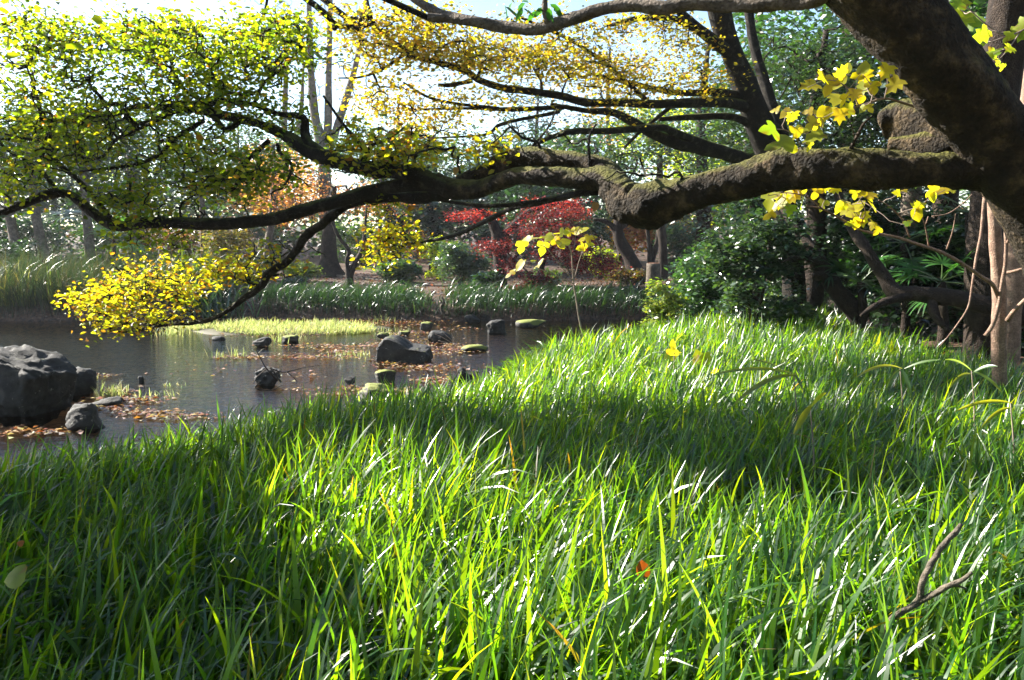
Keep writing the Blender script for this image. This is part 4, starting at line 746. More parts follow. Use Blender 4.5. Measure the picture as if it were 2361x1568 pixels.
def undergrowth():
    rs = np.random.RandomState(77); n = 16000; x = rs.uniform(-42, 40, n); y = rs.uniform(33, 50, n); top = 2.6 + 1.3 * wav(x * .35, y * .2) + .05 * (y - 33)
    z = height(x, y) + rs.uniform(.02, 1, n) ** .8 * top; P = np.stack((x, y, z), 1); c = rs.normal(0, 1, n)
    A, Nn = leaf_frames(rs, n, .8, .1); l = rs.uniform(.22, .42, n); col = np.where((wav(x * .5 + 2, y * .4) > .28)[:, None], pal(rs, MIDG + RUST[:1], n), pal(rs, EVER + BLUEG, n))
    mb = MB(); add_leaves(mb, P, A, Nn, l, l * .55, col, .2); tag(mb.build("undergrowth", M_gloss), "dim mixed thicket closing the view far behind the pond", kind="stuff")
undergrowth()
# bare trees against the sky
def bare(label, px, Y, seed, stems_, n):
    rs = np.random.RandomState(seed)
    tr = stems_[0]; b = ground_pt(px, Y); T = empty("bare_tree", b, label, "tree", "bare trees against the white sky"); skel = []
    for k, s in enumerate(stems_):
        limb_into(T, [(x, y, r, Y) for x, y, r in s], seed + k, M_grey, skel, 9, .05, "trunk" if k == 0 else "limb")
    zt = np.array(skel); tg = zt[rs.randint(len(zt) // 4, len(zt), n)] + rs.normal(0, 1, (n, 3)) * (1.6, 1.0, 1.0) + (0, 0, .9)
    paths, rad = grow(zt, tg, rs, rtip=.012, rmax=.06); mb = MB(); tubes_batch(mb, paths, rad, 4); tag(mb.build("twigs", M_grey, T, True), kind="stuff")
bare("tall leafless grey tree with three stems against the white sky", 752, 40, 201, [[(752, 640, 16, ), (750, 480, 15), (745, 360, 14), (725, 260, 10), (716, 150, 8), (712, 0, 6), (705, -120, 4)], [(748, 380, 11), (756, 280, 9), (758, 150, 7), (762, 0, 5), (765, -100, 4)], [(750, 370, 10), (775, 300, 9), (800, 220, 8), (822, 140, 6), (840, 30, 4), (850, -80, 3)]], 200)
bare("bare grey trees left of the three stemmed tree", 640, 44, 211, [[(640, 640, 10), (645, 450, 9), (655, 300, 7), (660, 150, 5), (668, 30, 3)], [(648, 420, 6), (690, 280, 5), (700, 150, 3)]], 120)

GB = "bushes on the far bank"
for i, (nm, lb, px, Y, wp, top, P_, ls, n, lm) in enumerate([
    ("camellia_bush", "big bush glittering silver white in the sun left of the crimson maple", 1062, 24, 165, 548, [((.045, .085, .05), 4), ((.07, .11, .06), 2)], .075, 5200, M_gloss), ("laurel_bush", "bright green bush behind the silver glittering bush", 1010, 27, 90, 535, LIME, .09, 1800, M_leaf),
    ("laurel_bush", "mid green bush with big pale leaves right of the forked trunk", 925, 25, 110, 590, MIDG, .11, 1900, M_gloss), ("laurel_bush", "low sunlit bush left of the flared maple trunk", 700, 26, 90, 600, LIME, .08, 1700, M_gloss), ("laurel_bush", "white glinting bush above the low yellow leaf spray", 345, 21.5, 110, 580, MIDG, .09, 2200, M_gloss),
    ("laurel_bush", "pale glinting bush between the two yellow leaf sprays", 455, 22, 110, 590, MIDG, .09, 2200, M_gloss), ("azalea_bush", "dark bush at the far left under the slanting trunk", 20, 24, 150, 540, EVER, .08, 2400, M_gloss), ("azalea_bush", "dark bush left of the straight trunk on the left bank", 165, 24, 100, 590, EVER, .08, 1800, M_gloss),
    ("azalea_bush", "shaded bush at the foot of the left fan palm", 255, 23.5, 110, 585, EVER, .08, 1900, M_gloss), ("azalea_bush", "brownish twiggy bush in the shade behind the low bough", 530, 27, 150, 500, [((.09, .07, .045), 3), ((.06, .07, .035), 2)], .08, 2600, M_leaf), ("azalea_bush", "purple brown bush behind the thick short trunk", 395, 29, 170, 500, [((.07, .03, .035), 3), ((.05, .05, .03), 2)], .09, 2600, M_leaf),
    ("laurel_bush", "green bush under the orange maple right of the low bough", 610, 25, 100, 585, MIDG, .08, 1900, M_gloss), ("azalea_bush", "dark leafy clump at the foot of the crimson maple", 1120, 22, 70, 620, EVER, .1, 900, M_gloss), ("laurel_bush", "pale leaved bush under the purple maple", 1255, 22.5, 80, 615, MIDG, .09, 900, M_gloss), ("azalea_bush", "dark low bush right of the flared trunk on the bare earth", 670, 23.5, 70, 640, EVER, .07, 900, M_gloss),
    ("azalea_bush", "tangled dark brown root mass and bush behind the rail", 1452, 23.5, 120, 612, [((.05, .03, .025), 3), ((.03, .04, .02), 1)], .07, 1500, M_leaf), ("laurel_bush", "lime green bush behind the rail and the purple maple", 1385, 27, 90, 560, LIME, .09, 1600, M_leaf), ("azalea_bush", "dark hedge like bush behind the trunks at the back right", 1580, 30, 200, 500, EVER, .1, 3000, M_gloss),
    ("laurel_bush", "olive bush deep behind the flared maple", 830, 34, 200, 500, MIDG, .11, 2600, M_gloss), ("laurel_bush", "dim bush far behind the low bough", 590, 36, 200, 490, BLUEG, .11, 2400, M_gloss), ("azalea_bush", "shadowy bush behind the bent grey trunk", 90, 29, 220, 480, EVER, .1, 3200, M_gloss), ("azalea_bush", "shadowy bush behind the straight dark trunk", 260, 30, 220, 470, EVER, .1, 3200, M_gloss),
    ("laurel_bush", "grey green bush far behind the forked crooked stems", 1180, 30, 200, 480, BLUEG, .1, 3000, M_gloss), ("laurel_bush", "green thicket closing the gap behind the crimson sprays", 1330, 30, 160, 470, EVER, .1, 2600, M_gloss), ("laurel_bush", "rusty thicket behind the crooked stems", 960, 36, 160, 480, RUST, .1, 2000, M_leaf)]):
    bush(nm, lb, px, Y, wp, top, P_, ls, n, 300 + i, lm)
# shore plants on the left
def clump(name, label, px, Y, n, h, wd, cols, seed, spread=.25, th=.25, kap=(.3, 1.5), mat=M_fgrass, cat="plant"):
    rs = np.random.RandomState(seed); b = ground_pt(px, Y); mb = MB(); az = rs.uniform(0, 6.28, n)
    blades(mb, np.stack((rs.normal(0, spread, n), rs.normal(0, spread * .6, n), np.full(n, -.03)), 1), np.clip(rs.normal(h, h * .2, n), h * .4, h * 1.4), wd * rs.uniform(.7, 1.3, n), az, np.abs(rs.normal(0, th, n)), rs.uniform(*kap, n), pal(rs, cols, n), None, 6, rs.normal(0, .4, n))
    o = mb.build(name, mat, smooth=True); o.location = b; return tag(o, label, cat, "clumps of strap leaves on the shore")
clump("iris_clump", "dark clump of broad strap leaves under the low leaf spray", 478, 19.3, 220, .85, .035, [((.03, .08, .03), 3), ((.05, .11, .05), 1)], 401, .45)
clump("iris_clump", "bluish strap leaf clump beside the dark clump", 520, 19.2, 90, .6, .035, [((.06, .11, .08), 2), ((.04, .09, .04), 2)], 402, .3)
clump("iris_clump", "upright green leaves behind the left end of the grass bank", 445, 20.5, 120, 1.1, .03, [((.05, .12, .03), 2), ((.08, .13, .03), 1)], 403, .3, .12, (.1, .8))
clump("iris_clump", "tall pale sedge at the far left water edge", 15, 19.2, 160, .9, .022, [((.14, .18, .06), 2), ((.2, .2, .08), 1)], 404, .4)
fan_palm("fan palm with dark fronds behind the left bank grass", 205, 26.5, 505, 12, .85, 411)
fan_palm("sunlit green fan palm by the straight dark trunk", 262, 25.8, 545, 9, .7, 412, pal_=[((.06, .16, .03), 2), ((.09, .2, .04), 1)])
fan_palm("small bright fan palm below the yellow green leaf spray", 887, 25, 618, 9, .42, 413, pal_=[((.07, .17, .05), 1)])

# ------------------------------------------------------------------ the shaded thicket on the right
GR = "bushes in the shaded thicket on the right"
for i, (nm, lb, px, Y, wp, top, P_, ls, n, lm) in enumerate([
    ("camellia_bush", "large glossy bush spilling onto the far end of the meadow", 1625, 14.2, 250, 545, [((.035, .085, .03), 4), ((.06, .12, .04), 2)], .075, 6500, M_gloss), ("camellia_bush", "tall twiggy bush with pale glints right of the large glossy bush", 1745, 11.6, 250, 470, [((.035, .07, .035), 4), ((.055, .09, .05), 2)], .065, 6500, M_gloss),
    ("camellia_bush", "low bright green bush at the tip of the meadow", 1540, 13.6, 110, 640, LIME, .06, 2200, M_gloss), ("camellia_bush", "dark bush behind the leaning trunk with the pale stub", 1850, 14.5, 200, 500, EVER, .07, 4200, M_gloss), ("camellia_bush", "low weedy bush at the back edge of the meadow", 1800, 12.8, 150, 672, MIDG, .06, 2200, M_gloss),
    ("camellia_bush", "black green bush between the leaning trunks", 1950, 13.8, 240, 470, EVER, .08, 4600, M_gloss), ("camellia_bush", "dark glossy bush over the fallen trunk", 2080, 12.5, 260, 440, EVER, .09, 4800, M_gloss), ("camellia_bush", "dark thicket behind the arching twig", 2210, 11.8, 260, 430, EVER, .09, 4600, M_gloss),
    ("camellia_bush", "dark thicket behind the slender pinkish trunk", 2340, 10.8, 280, 430, EVER, .09, 4600, M_gloss), ("camellia_bush", "dark undergrowth right of the slender pinkish trunk", 2440, 9.2, 240, 480, EVER, .09, 3800, M_gloss), ("camellia_bush", "deep backing thicket behind the tall twiggy bush", 1760, 19, 320, 430, EVER, .1, 4200, M_gloss), ("camellia_bush", "deep backing thicket behind the fallen trunk", 2080, 17, 420, 400, EVER, .1, 5200, M_gloss), ("camellia_bush", "deep backing thicket at the right edge", 2380, 15, 420, 380, EVER, .1, 5200, M_gloss)]):
    bush(nm, lb, px, Y, wp, top, P_, ls, n, 500 + i, lm, GR)
GT = "dark evergreen trees on the right"
def evergreen(label, px, Y, H, r, spec, seed, P_=EVER, ls=.085, per=15, sg=.2, wd=.55, name="evergreen_tree", dens=1.9):
    tree(name, label, px, Y, [(0, 0, 0, r), (.1, 0, H * .3, r * .85), (-.05, 0, H * .6, r * .6), (.1, 0, H * .9, r * .25)], spec, P_, ls, per, sg, seed, M_brown, M_gloss, GT, width=wd, dens=dens)
evergreen("feathery dark yew behind the yellow lobed leaves", 1860, 13.5, 5.6, .2, [(0, 0, 3.6, 1.9, 1.3, 1.5, 300), (-1.2, -.3, 3.0, 1.0, .8, .8, 90), (1.2, 0, 3.2, 1.4, 1, 1.2, 140)], 601, [((.025, .05, .025), 3), ((.04, .07, .03), 2)], .07, 20, .17, .35, "yew_tree")
evergreen("tall broadleaf evergreen above the yew with bits of sky in its crown", 1930, 17, 10, .28, [(0, 0, 6.6, 2.6, 2, 2.2, 260), (-1.5, 0, 5.2, 1.5, 1.4, 1.2, 90), (1.4, 0, 8.2, 2, 1.5, 1.3, 120)], 602, [((.035, .09, .025), 3), ((.05, .12, .03), 2)], .1)
evergreen("dark evergreen right behind the leaning mossy trunk", 2150, 14, 8, .25, [(0, 0, 4.6, 2.4, 2, 2.0, 300), (.5, 0, 6.8, 2, 1.6, 1.2, 120)], 603, EVER, .1)
evergreen("green evergreen filling the top right corner", 2330, 12, 8, .22, [(0, 0, 4.0, 1.9, 1.6, 1.4, 260), (.2, 0, 5.6, 1.8, 1.6, 1.2, 160)], 604, [((.03, .085, .025), 3), ((.05, .12, .03), 2)], .09)
evergreen("evergreen at the far right that shades the thicket", 2600, 12.5, 8, .25, [(0, 0, 4.6, 2.4, 2, 1.8, 260)], 605, EVER, .11)
evergreen("dark evergreen between the yellow tree and the yew", 1720, 19, 8, .25, [(0, 0, 4.8, 2.2, 1.8, 1.8, 120), (.8, 0, 2.8, 2, 1.4, 1.0, 110)], 606, EVER, .1, dens=.8)
evergreen("dark conifer behind the forked bough right of the middle", 1610, 24, 8, .25, [(0, 0, 4.6, 2.4, 1.8, 1.4, 60), (0, 0, 2.6, 2.4, 1.6, 1, 110)], 607, BLUEG, .11, dens=.9)
tree("dark_trunk_tree", "thick black trunk in shade behind the leaning mossy trunk", 2262, 9.6, [(0, 0, 0, .2), (-.05, 0, 2, .2), (0, 0, 4, .22), (.15, 0, 6.6, .2)], [(.4, .4, 6.8, 1.8, 1.5, .9, 120)], EVER, .1, 14, .2, 611, M_brown, M_gloss, GT)
tree("thin_brown_tree", "thin reddish brown trunk near the top right corner", 2316, 8.2, [(0, 0, 0, .11), (.02, 0, 2, .1), (.04, 0, 3, .085), (.12, 0, 4.4, .07)], [(.3, .3, 4.9, 1.2, 1, .6, 60)], EVER, .09, 12, .16, 612, M_pink, M_gloss, GT)
tree("pale_bent_tree", "pale barked leaning stem high up among the dark leaves", 2105, 15.5, [(0, 0, 0, .2), (-.2, 0, 3, .18), (-.1, 0, 4.6, .16), (.45, 0, 5.8, .14), (.9, 0, 7, .1)], None, None, 0, 0, 0, 613, M_grey, M_gloss, GT)

for k, (x, y, H, rx) in enumerate([(-7, -5, 9, 3.4), (-2.5, -7, 11, 4), (2.5, -6, 10, 3.6), (7, -4, 10, 3.8), (8.5, 1.5, 9, 3.0), (10, 6, 9.5, 3.2), (0.5, -3.2, 9.5, 3.0), (4.6, -1.0, 9.5, 3.0), (-11, -1.5, 9, 3)]):
    tree("evergreen_tree", "evergreen of the wood behind and beside the near meadow, out of the picture", 0, 0, [(0, 0, 0, .3), (.1, 0, H * .3, .26), (0, 0, H * .6, .18), (0, 0, H * .9, .06)],
         [(0, 0, H * .72, rx, rx, H * .24, 130)] + ([(0, 0, H * .4, rx * .8, rx * .8, H * .3, 70)] if y < -3.5 or x > 8 else []), EVER, .24, 7, .4, 640 + k, M_brown, M_gloss, "evergreens out of the picture", loc=(x, y, float(height(np.array([x]), np.array([y]))[0])))

def trunk_thing(name, label, cat, pp, seed, mat, sides=12, extra=(), lump=.08, group=None, part="branch"):
    P, r = limb_pts(pp); p, rr = spline(P, r, 6); root = empty(name, P[0], label, cat, group); mb = MB(); tube(mb, p, rr, sides, lump, seed); mb.build("trunk", mat, root, True); sk = p.tolist()
    for k, e in enumerate(extra): limb_into(root, e, seed + 9 + k, mat, sk, 7, .06, part)
    return root, np.array(sk)
trunk_thing("leaning_tree", "dark trunk leaning left at the back of the meadow with a pale broken side branch", "tree", [(1985, 735, 24, 11.4), (1947, 690, 22, 11.4), (1913, 648, 20, 11.5), (1880, 592, 17, 11.6), (1850, 545, 14, 11.8), (1815, 480, 14, 12), (1790, 400, 9, 12.2)], 621, M_brown,
            extra=[[(1888, 606, 8, 11.5), (1860, 597, 6, 11.3), (1832, 594, 6, 11.2), (1812, 600, 3.5, 11.1), (1801, 606, 3, 11.1)], [(1905, 645, 12, 11.4), (1890, 636, 13, 11.3), (1880, 640, 9, 11.25)]])
trunk_thing("fallen_tree", "dark fallen trunk lying low across the thicket and rising to the left", "fallen tree", [(2430, 745, 24, 8.6), (2310, 712, 22, 8.7), (2205, 688, 20, 8.9), (2110, 678, 18, 9.1), (2062, 672, 17, 9.2), (2032, 630, 14, 9.3), (1997, 575, 13, 9.4), (1965, 525, 12, 9.6), (1935, 460, 10, 9.8), (1925, 380, 8, 10)], 622, M_brown,
            extra=[[(2150, 690, 10, 9), (2152, 715, 12, 8.9), (2165, 740, 9, 8.8), (2190, 765, 6, 8.7)], [(2110, 682, 10, 9.1), (2060, 690, 10, 9.0), (2020, 705, 8, 8.9), (1985, 728, 4, 8.8)]])
fan_palm("fan palm with drooping silver tips beside the leaning trunk", 1985, 11.2, 650, 7, .42, 631)
fan_palm("dark fan palm above the fallen trunk", 2085, 11.4, 560, 7, .42, 632, pal_=[((.03, .09, .03), 1), ((.05, .14, .03), 1)])
fan_palm("small green fan palm behind the fallen trunk", 2170, 10, 650, 9, .42, 633, pal_=[((.05, .15, .03), 1)])
fan_palm("fan palm hanging in the dark left of the slender trunk", 2235, 10.4, 490, 7, .42, 634)
clump("sword_leaf_plant", "few broad upright yellow green leaves under the fallen trunk", 2040, 9.2, 9, .45, .06, [((.2, .24, .03), 1), ((.3, .24, .04), 1)], 641, .12, .1, (.1, .5), M_leaf)

# low rail and stump on the far bank
root = empty("log_rail", ground_pt(1400, 20.2), "low weathered log rail on a short post on the far bank", "rail")
P, r = limb_pts([(1286, 660, 4.2, 20.2), (1350, 663, 4.2, 20.2), (1420, 666, 4.6, 20.1), (1506, 670, 4.2, 20.0)]); p, rr = spline(P, r, 4); mb = MB(); tube(mb, p, rr, 9, .04, 1); mb.build("rail", M_wood, root, True)
mb = MB(); b = ground_pt(1401, 20.2); p, rr = spline([b - (0, 0, .1), b + (.01, 0, .15), (b[0], b[1], at(1400, 661, 20.2)[2])], [.13, .125, .12], 4); tube(mb, p, rr, 11, .06, 2); mb.build("post", M_wood, root, True)
mb = MB(); b = ground_pt(1300, 20.3); p, rr = spline([b - (0, 0, .1), (b[0], b[1], at(1300, 662, 20.3)[2])], [.07, .065], 4); tube(mb, p, rr, 9, .05, 3); mb.build("post", M_wood, root, True)
mb = MB(); b = ground_pt(1505, 21.8); zt = at(1505, 607, 21.8)[2]; p, rr = spline([b - (0, 0, .1), (b[0], b[1], (b[2] + zt) / 2), (b[0], b[1], zt)], [.22, .19, .18], 4); tube(mb, p, rr, 14, .05, 4)
o = mb.build("tree_stump", M_wood, smooth=True); tag(o, "dark cut stump with a sunlit reddish top behind the rail", "stump")
mb = MB(); a = np.linspace(0, 2 * math.pi, 16, endpoint=False); mb.add(np.vstack((np.stack((b[0] + .17 * np.cos(a), b[1] + .17 * np.sin(a), np.full(16, zt + .006)), 1), [[b[0], b[1], zt + .012]])), None, [(k, (k + 1) % 16, 16) for k in range(16)])
q = mb.build("cut_top", plain_mat("cut_wood", (.35, .16, .09)), None); q.parent = o
# roots on the bare earth under the maple
for k, pp in enumerate([[(770, 640, 5, 28.2), (850, 648, 3.5, 26.6), (930, 655, 3, 25.3), (1010, 657, 2, 24.6)], [(745, 640, 5, 28.2), (690, 640, 3, 27.6), (640, 641, 2, 27.2)], [(860, 652, 4, 24.5), (960, 657, 4, 24.2), (1060, 661, 4, 23.8), (1130, 660, 3, 23.6)], [(905, 655, 3, 24.5), (935, 664, 2.5, 23.6), (950, 680, 2, 22)], [(800, 668, 3, 22.6), (870, 665, 2.5, 23), (935, 662, 2, 23.4)]]):
    P = [ground_pt(x, Y) + (0, 0, .02) for x, y, r, Y in pp]; p, rr = spline(P, [pxr(r, Y) for x, y, r, Y in pp], 5); mb = MB(); tube(mb, p, rr, 7, .1, 700 + k)
    tag(mb.build("root", M_grey, smooth=True), ["long pale root running right from the flared maple", "root running left from the flared maple", "thick root along the top of the bare earth bank", "root dipping down the bare earth bank", "root joining the forked crooked stems to the bank"][k], "root", "roots on the bare earth bank")

# ------------------------------------------------------------------ plants with large separate leaves
HALF = {0: [(-.06, .2), (.04, .42), (.2, .52), (.34, .42), (.40, .2), (.58, .27), (.78, .19)], 1: [(-.05, .2), (.12, .38), (.35, .42), (.6, .34), (.82, .17)], 2: [(-.08, .26), (.02, .5), (.16, .36), (.36, .56), (.44, .26), (.66, .34), (.72, .16)]}
def big_leaf_mesh(kind, col, seed, mat):
    rs = np.random.RandomState(seed); mb = MB(); H = np.array(HALF[kind]) + rs.normal(0, .018, (len(HALF[kind]), 2)); bend, fold = rs.uniform(.05, .3), rs.uniform(-.1, .3)
    f = lambda x, y: (x, y, fold * abs(y) - bend * x * x - .25 * y * y + rs.normal(0, .012))
    V = [f(0, 0), f(.38, 0), f(1, 0)] + [f(x, y) for x, y in H] + [f(x, -y * rs.uniform(.85, 1.1)) for x, y in H]; n = len(H); T = []
    ch = [0] + list(range(3, 3 + n)) + [2]
    for i in range(len(ch) - 1): T.append((1, ch[i + 1], ch[i]))
    ch = [0] + list(range(3 + n, 3 + 2 * n)) + [2]
    for i in range(len(ch) - 1): T.append((1, ch[i], ch[i + 1]))
    c = np.clip(np.array(col)[None] * (1 + rs.normal(0, .08, (len(V), 1))), 0, .9); c[1] *= .78; sp = rs.rand(len(V)) < .13; sp[:3] = False; c[sp] = (.2, .11, .03); mb.add(V, None, T, c)
    return mesh_data("leaf", mb, mat, True)
YL = [(.55, .46, .03), (.5, .46, .035), (.40, .42, .035), (.54, .40, .03)]; LG = [(.26, .36, .035), (.2, .32, .03), (.33, .38, .035)]
def put_leaves(root, items, Y, meshes, seed, kscale=1.0, face=.75, kinds=None):
    """items: (px, py, size px, direction in degrees seen in the photo)"""
    rs = np.random.RandomState(seed); inv = Matrix.Translation(root.location).inverted(); tips = []
    for it in items:
        px, py, sz, dr = it[:4]; y = Y + rs.normal(0, .12) if len(it) < 5 else it[4]; s = pxr(sz, y) * kscale
        a = R(dr) + rs.normal(0, .15); A = unit(np.array((math.cos(a), rs.normal(0, .45), math.sin(a))))
        n0 = np.array((rs.normal(-.1, .4), -face, rs.uniform(.15, 1.0))); n0 = unit(n0 - A * (A @ n0)); B = np.cross(n0, A)
        c = at(px, py, y); p = c - A * s * .45
        o = bpy.data.objects.new("leaf", meshes[rs.randint(len(meshes))]); COL.objects.link(o); o.parent = root; o.matrix_parent_inverse = inv
        o.matrix_basis = Matrix(((A[0] * s, B[0] * s, n0[0] * s, p[0]), (A[1] * s, B[1] * s, n0[1] * s, p[1]), (A[2] * s, B[2] * s, n0[2] * s, p[2]), (0, 0, 0, 1))); tips.append(p)
    return np.array(tips)
def petioles(root, skel, tips, seed, mat, rt=.0018):
    rs = np.random.RandomState(seed); paths, rad = grow(skel, tips, rs, rtip=rt, bend=.12); mb = MB(); tubes_batch(mb, paths, rad, 5); tag(mb.build("leaf_stalks", mat, root, True), kind="stuff")
M_bigleaf = leaf_mat('lobed_leaf', rough=.45, spec=.5, tmul=(1.75, 1.75, .5), tfac=.65)
ymesh = [big_leaf_mesh(k, c, 5 * i + k, M_bigleaf) for i, c in enumerate(YL) for k in (0, 1, 2)]
gmesh = [big_leaf_mesh(k, c, 50 + 5 * i + k, M_bigleaf) for i, c in enumerate(LG) for k in (0, 2)]
z3 = lambda L_: [(1554 + .3418 * a, .3418 * b, .3418 * s * 1.22, d) for a, b, s, d in L_]
Z3 = lambda L_, Y0, Y1, r0, r1: [(1554 + .3418 * a, .3418 * b, r0 + (r1 - r0) * i / (len(L_) - 1), Y0 + (Y1 - Y0) * i / (len(L_) - 1)) for i, (a, b) in enumerate(L_)]
# sprig above the limb
up = z3([(905, 580, 110, 200), (1000, 520, 100, 195), (1040, 580, 110, 240), (1110, 550, 90, 230), (1140, 480, 90, 60), (1170, 460, 60, 80), (1275, 455, 90, 70), (1235, 515, 80, 200), (1285, 530, 90, 280), (1345, 590, 90, 270), (1260, 610, 90, 230), (1425, 490, 95, 250), (1480, 580, 100, 230), (1520, 550, 60, 20), (1100, 670, 120, 230),
          (1150, 680, 80, 270), (1215, 640, 80, 250), (1255, 675, 60, 240), (1320, 730, 60, 300), (1270, 735, 50, 250), (1155, 745, 90, 200), (1120, 785, 90, 280), (1060, 760, 90, 220), (1010, 770, 100, 250), (960, 760, 100, 200), (900, 750, 60, 180), (1000, 830, 60, 290), (920, 840, 90, 240), (960, 850, 90, 280), (940, 920, 120, 200),
          (840, 890, 90, 220), (820, 880, 80, 150), (680, 740, 60, 190), (750, 760, 70, 220), (780, 800, 60, 260), (810, 790, 60, 280), (915, 985, 60, 260), (800, 1005, 60, 180)])
root, sk = trunk_thing("leafy_sprig", "spray of bright yellow lobed leaves above the big limb left of the leaning trunk", "branch", Z3([(1740, 760), (1560, 700), (1420, 665), (1300, 700), (1180, 740), (1050, 790), (960, 830), (870, 900), (830, 930)], 4.2, 3.9, 3, 1.2), 651, M_paletwig, 7,
    extra=[Z3([(1330, 690), (1340, 600), (1290, 520)], 4.0, 4.0, 1.6, .8), Z3([(1250, 720), (1180, 600), (1050, 540), (900, 590)], 3.95, 3.9, 1.6, .8), Z3([(870, 1010), (820, 930), (760, 880), (660, 870)], 4.0, 3.9, 1.6, .9), Z3([(1420, 665), (1440, 560), (1430, 500)], 4.0, 4.0, 1.4, .8)], lump=.04)
tp = put_leaves(root, up, 3.95, ymesh, 1); tg_ = put_leaves(root, z3([(650, 870, 140, 180), (710, 960, 150, 200)]), 3.9, gmesh, 2); petioles(root, sk, np.vstack((tp, tg_)), 1, M_paletwig)
trunk_thing("dead_branch", "short bare brown shoot standing on top of the big limb", "branch", Z3([(1195, 1000), (1225, 940), (1280, 835), (1340, 780)], 4.12, 4.0, 5, 2), 652, M_brown, 8, extra=[Z3([(1215, 930), (1205, 870), (1170, 800)], 4.1, 4.05, 1.5, .8)])
# upper right leaves
ur = z3([(1850, 30, 130, 20), (1900, 30, 100, 200), (1930, 150, 130, 260), (2000, 160, 110, 250), (1830, 60, 80, 340), (2060, 250, 110, 230), (2040, 280, 80, 210), (2130, 370, 80, 210), (2180, 340, 70, 30), (2260, 330, 70, 200), (2110, 390, 60, 250), (2180, 430, 50, 240), (2215, 460, 50, 260), (2330, 180, 90, 220), (2290, 230, 90, 200), (2340, 240, 70, 250), (2365, 150, 70, 210), (1800, 15, 80, 330), (1950, 20, 90, 10), (2250, 250, 60, 240)])
root, sk = trunk_thing("leafy_sprig", "spray of lime green lobed leaves at the top right beyond the leaning trunk", "branch", Z3([(2480, 120), (2340, 210), (2230, 250), (2100, 290), (2030, 240)], 5.0, 5.0, 2.4, 1), 653, M_paletwig, 6, extra=[Z3([(2230, 250), (2100, 160), (1960, 40), (1850, 10)], 5.0, 5.0, 1.8, 1), Z3([(2340, 210), (2270, 310), (2190, 400), (2130, 380)], 5.0, 5.0, 1.5, .8)], lump=.04)
petioles(root, sk, put_leaves(root, ur, 5.0, gmesh, 3), 2, M_paletwig)
# slender pinkish tree with the arching leafy branch
Z6 = lambda L_, Y0, Y1, r0, r1: [(1554 + .3418 * a, 403.5 + .3418 * b, r0 + (r1 - r0) * i / (len(L_) - 1), Y0 + (Y1 - Y0) * i / (len(L_) - 1)) for i, (a, b) in enumerate(L_)]
gp = ground_pt(2303, 6.5)
root, sk = trunk_thing("slender_tree", "slender pinkish trunk on the right with a thin second stem and an arching leafy branch", "tree", [(2306, 885, 18, 6.5), (2304, 850, 16.5, 6.5)] + [(a, b, r, 6.5) for a, b, r in [(2303, 797, 16), (2304, 694, 15), (2299, 609, 14.5), (2294, 540, 14), (2292, 472, 13), (2289, 400, 12), (2284, 300, 10)]], 654, M_pink, 14, lump=.04,
    extra=[Z6([(2100, 1085), (2150, 1010), (2190, 880), (2210, 750), (2235, 600), (2240, 450), (2230, 290)], 6.3, 6.3, 5, 4), Z6([(2240, 460), (2290, 420), (2400, 330)], 6.3, 6.2, 4, 4), Z6([(2240, 660), (2310, 645), (2480, 600)], 6.4, 6.2, 4, 3), Z6([(2250, 980), (2310, 900), (2480, 740)], 6.4, 6.2, 6, 4), Z6([(2095, 150), (2070, 400), (2040, 550), (2010, 750), (1980, 900), (1880, 1050), (1790, 1160)], 6.4, 6.0, 4, 1),
           Z6([(2195, 850), (2150, 740), (2080, 690), (1950, 600), (1800, 520), (1650, 470), (1500, 420), (1280, 380), (1150, 310), (1000, 230), (900, 210)], 6.4, 4.6, 5, 1.8), Z6([(1720, 490), (1700, 370), (1680, 300), (1640, 230)], 5.6, 5.4, 2, 1), Z6([(1840, 500), (1880, 380), (1900, 260)], 5.8, 5.7, 2, 1), Z6([(1590, 420), (1540, 300), (1450, 210), (1380, 170)], 5.4, 5.2, 2, 1), Z6([(1240, 370), (1290, 250), (1250, 150)], 5.0, 4.8, 1.6, .8), Z6([(1010, 235), (900, 150), (760, 120), (640, 140)], 4.7, 4.5, 1.8, .8), Z6([(1700, 330), (1715, 280)], 5.5, 5.5, 1.5, 1), Z6([(1650, 230), (1720, 160), (1830, 100)], 5.4, 5.3, 1.3, .7), Z6([(1740, 280), (1850, 260), (1950, 190), (2010, 130)], 5.6, 5.6, 1.6, 1)], part="branch")
lo = [(600, 1295, 70, 190), (640, 1350, 120, 250), (690, 1380, 120, 230), (750, 1330, 100, 200), (720, 1360, 90, 260), (640, 1450, 70, 220), (800, 1290, 90, 180), (830, 1270, 70, 20), (870, 1270, 80, 10), (1020, 1258, 90, 0), (800, 1330, 90, 240), (960, 1300, 80, 250), (975, 1270, 60, 60), (1000, 1385, 70, 240), (1130, 1385, 80, 200), (1110, 1400, 80, 250), (1160, 1410, 80, 220), (1200, 1410, 100, 30), (1245, 1385, 80, 40), (1250, 1280, 90, 100), (1220, 1310, 60, 260), (1330, 1310, 95, 10), (1310, 1325, 70, 320),
      (1350, 1390, 80, 350), (1270, 1480, 90, 270), (1230, 1495, 60, 200), (1330, 1480, 90, 330), (1240, 1510, 70, 250), (1190, 1510, 60, 190), (1080, 1280, 60, 200), (1560, 1280, 40, 30), (1500, 1300, 50, 200), (1740, 1290, 80, 250), (1750, 1330, 60, 270), (1800, 1280, 80, 20), (1840, 1270, 50, 40), (1880, 1280, 50, 30), (1660, 1385, 80, 30), (1640, 1400, 60, 220), (1640, 1450, 80, 290), (1370, 1560, 55, 240), (1335, 1525, 50, 260), (1570, 1505, 40, 200)]
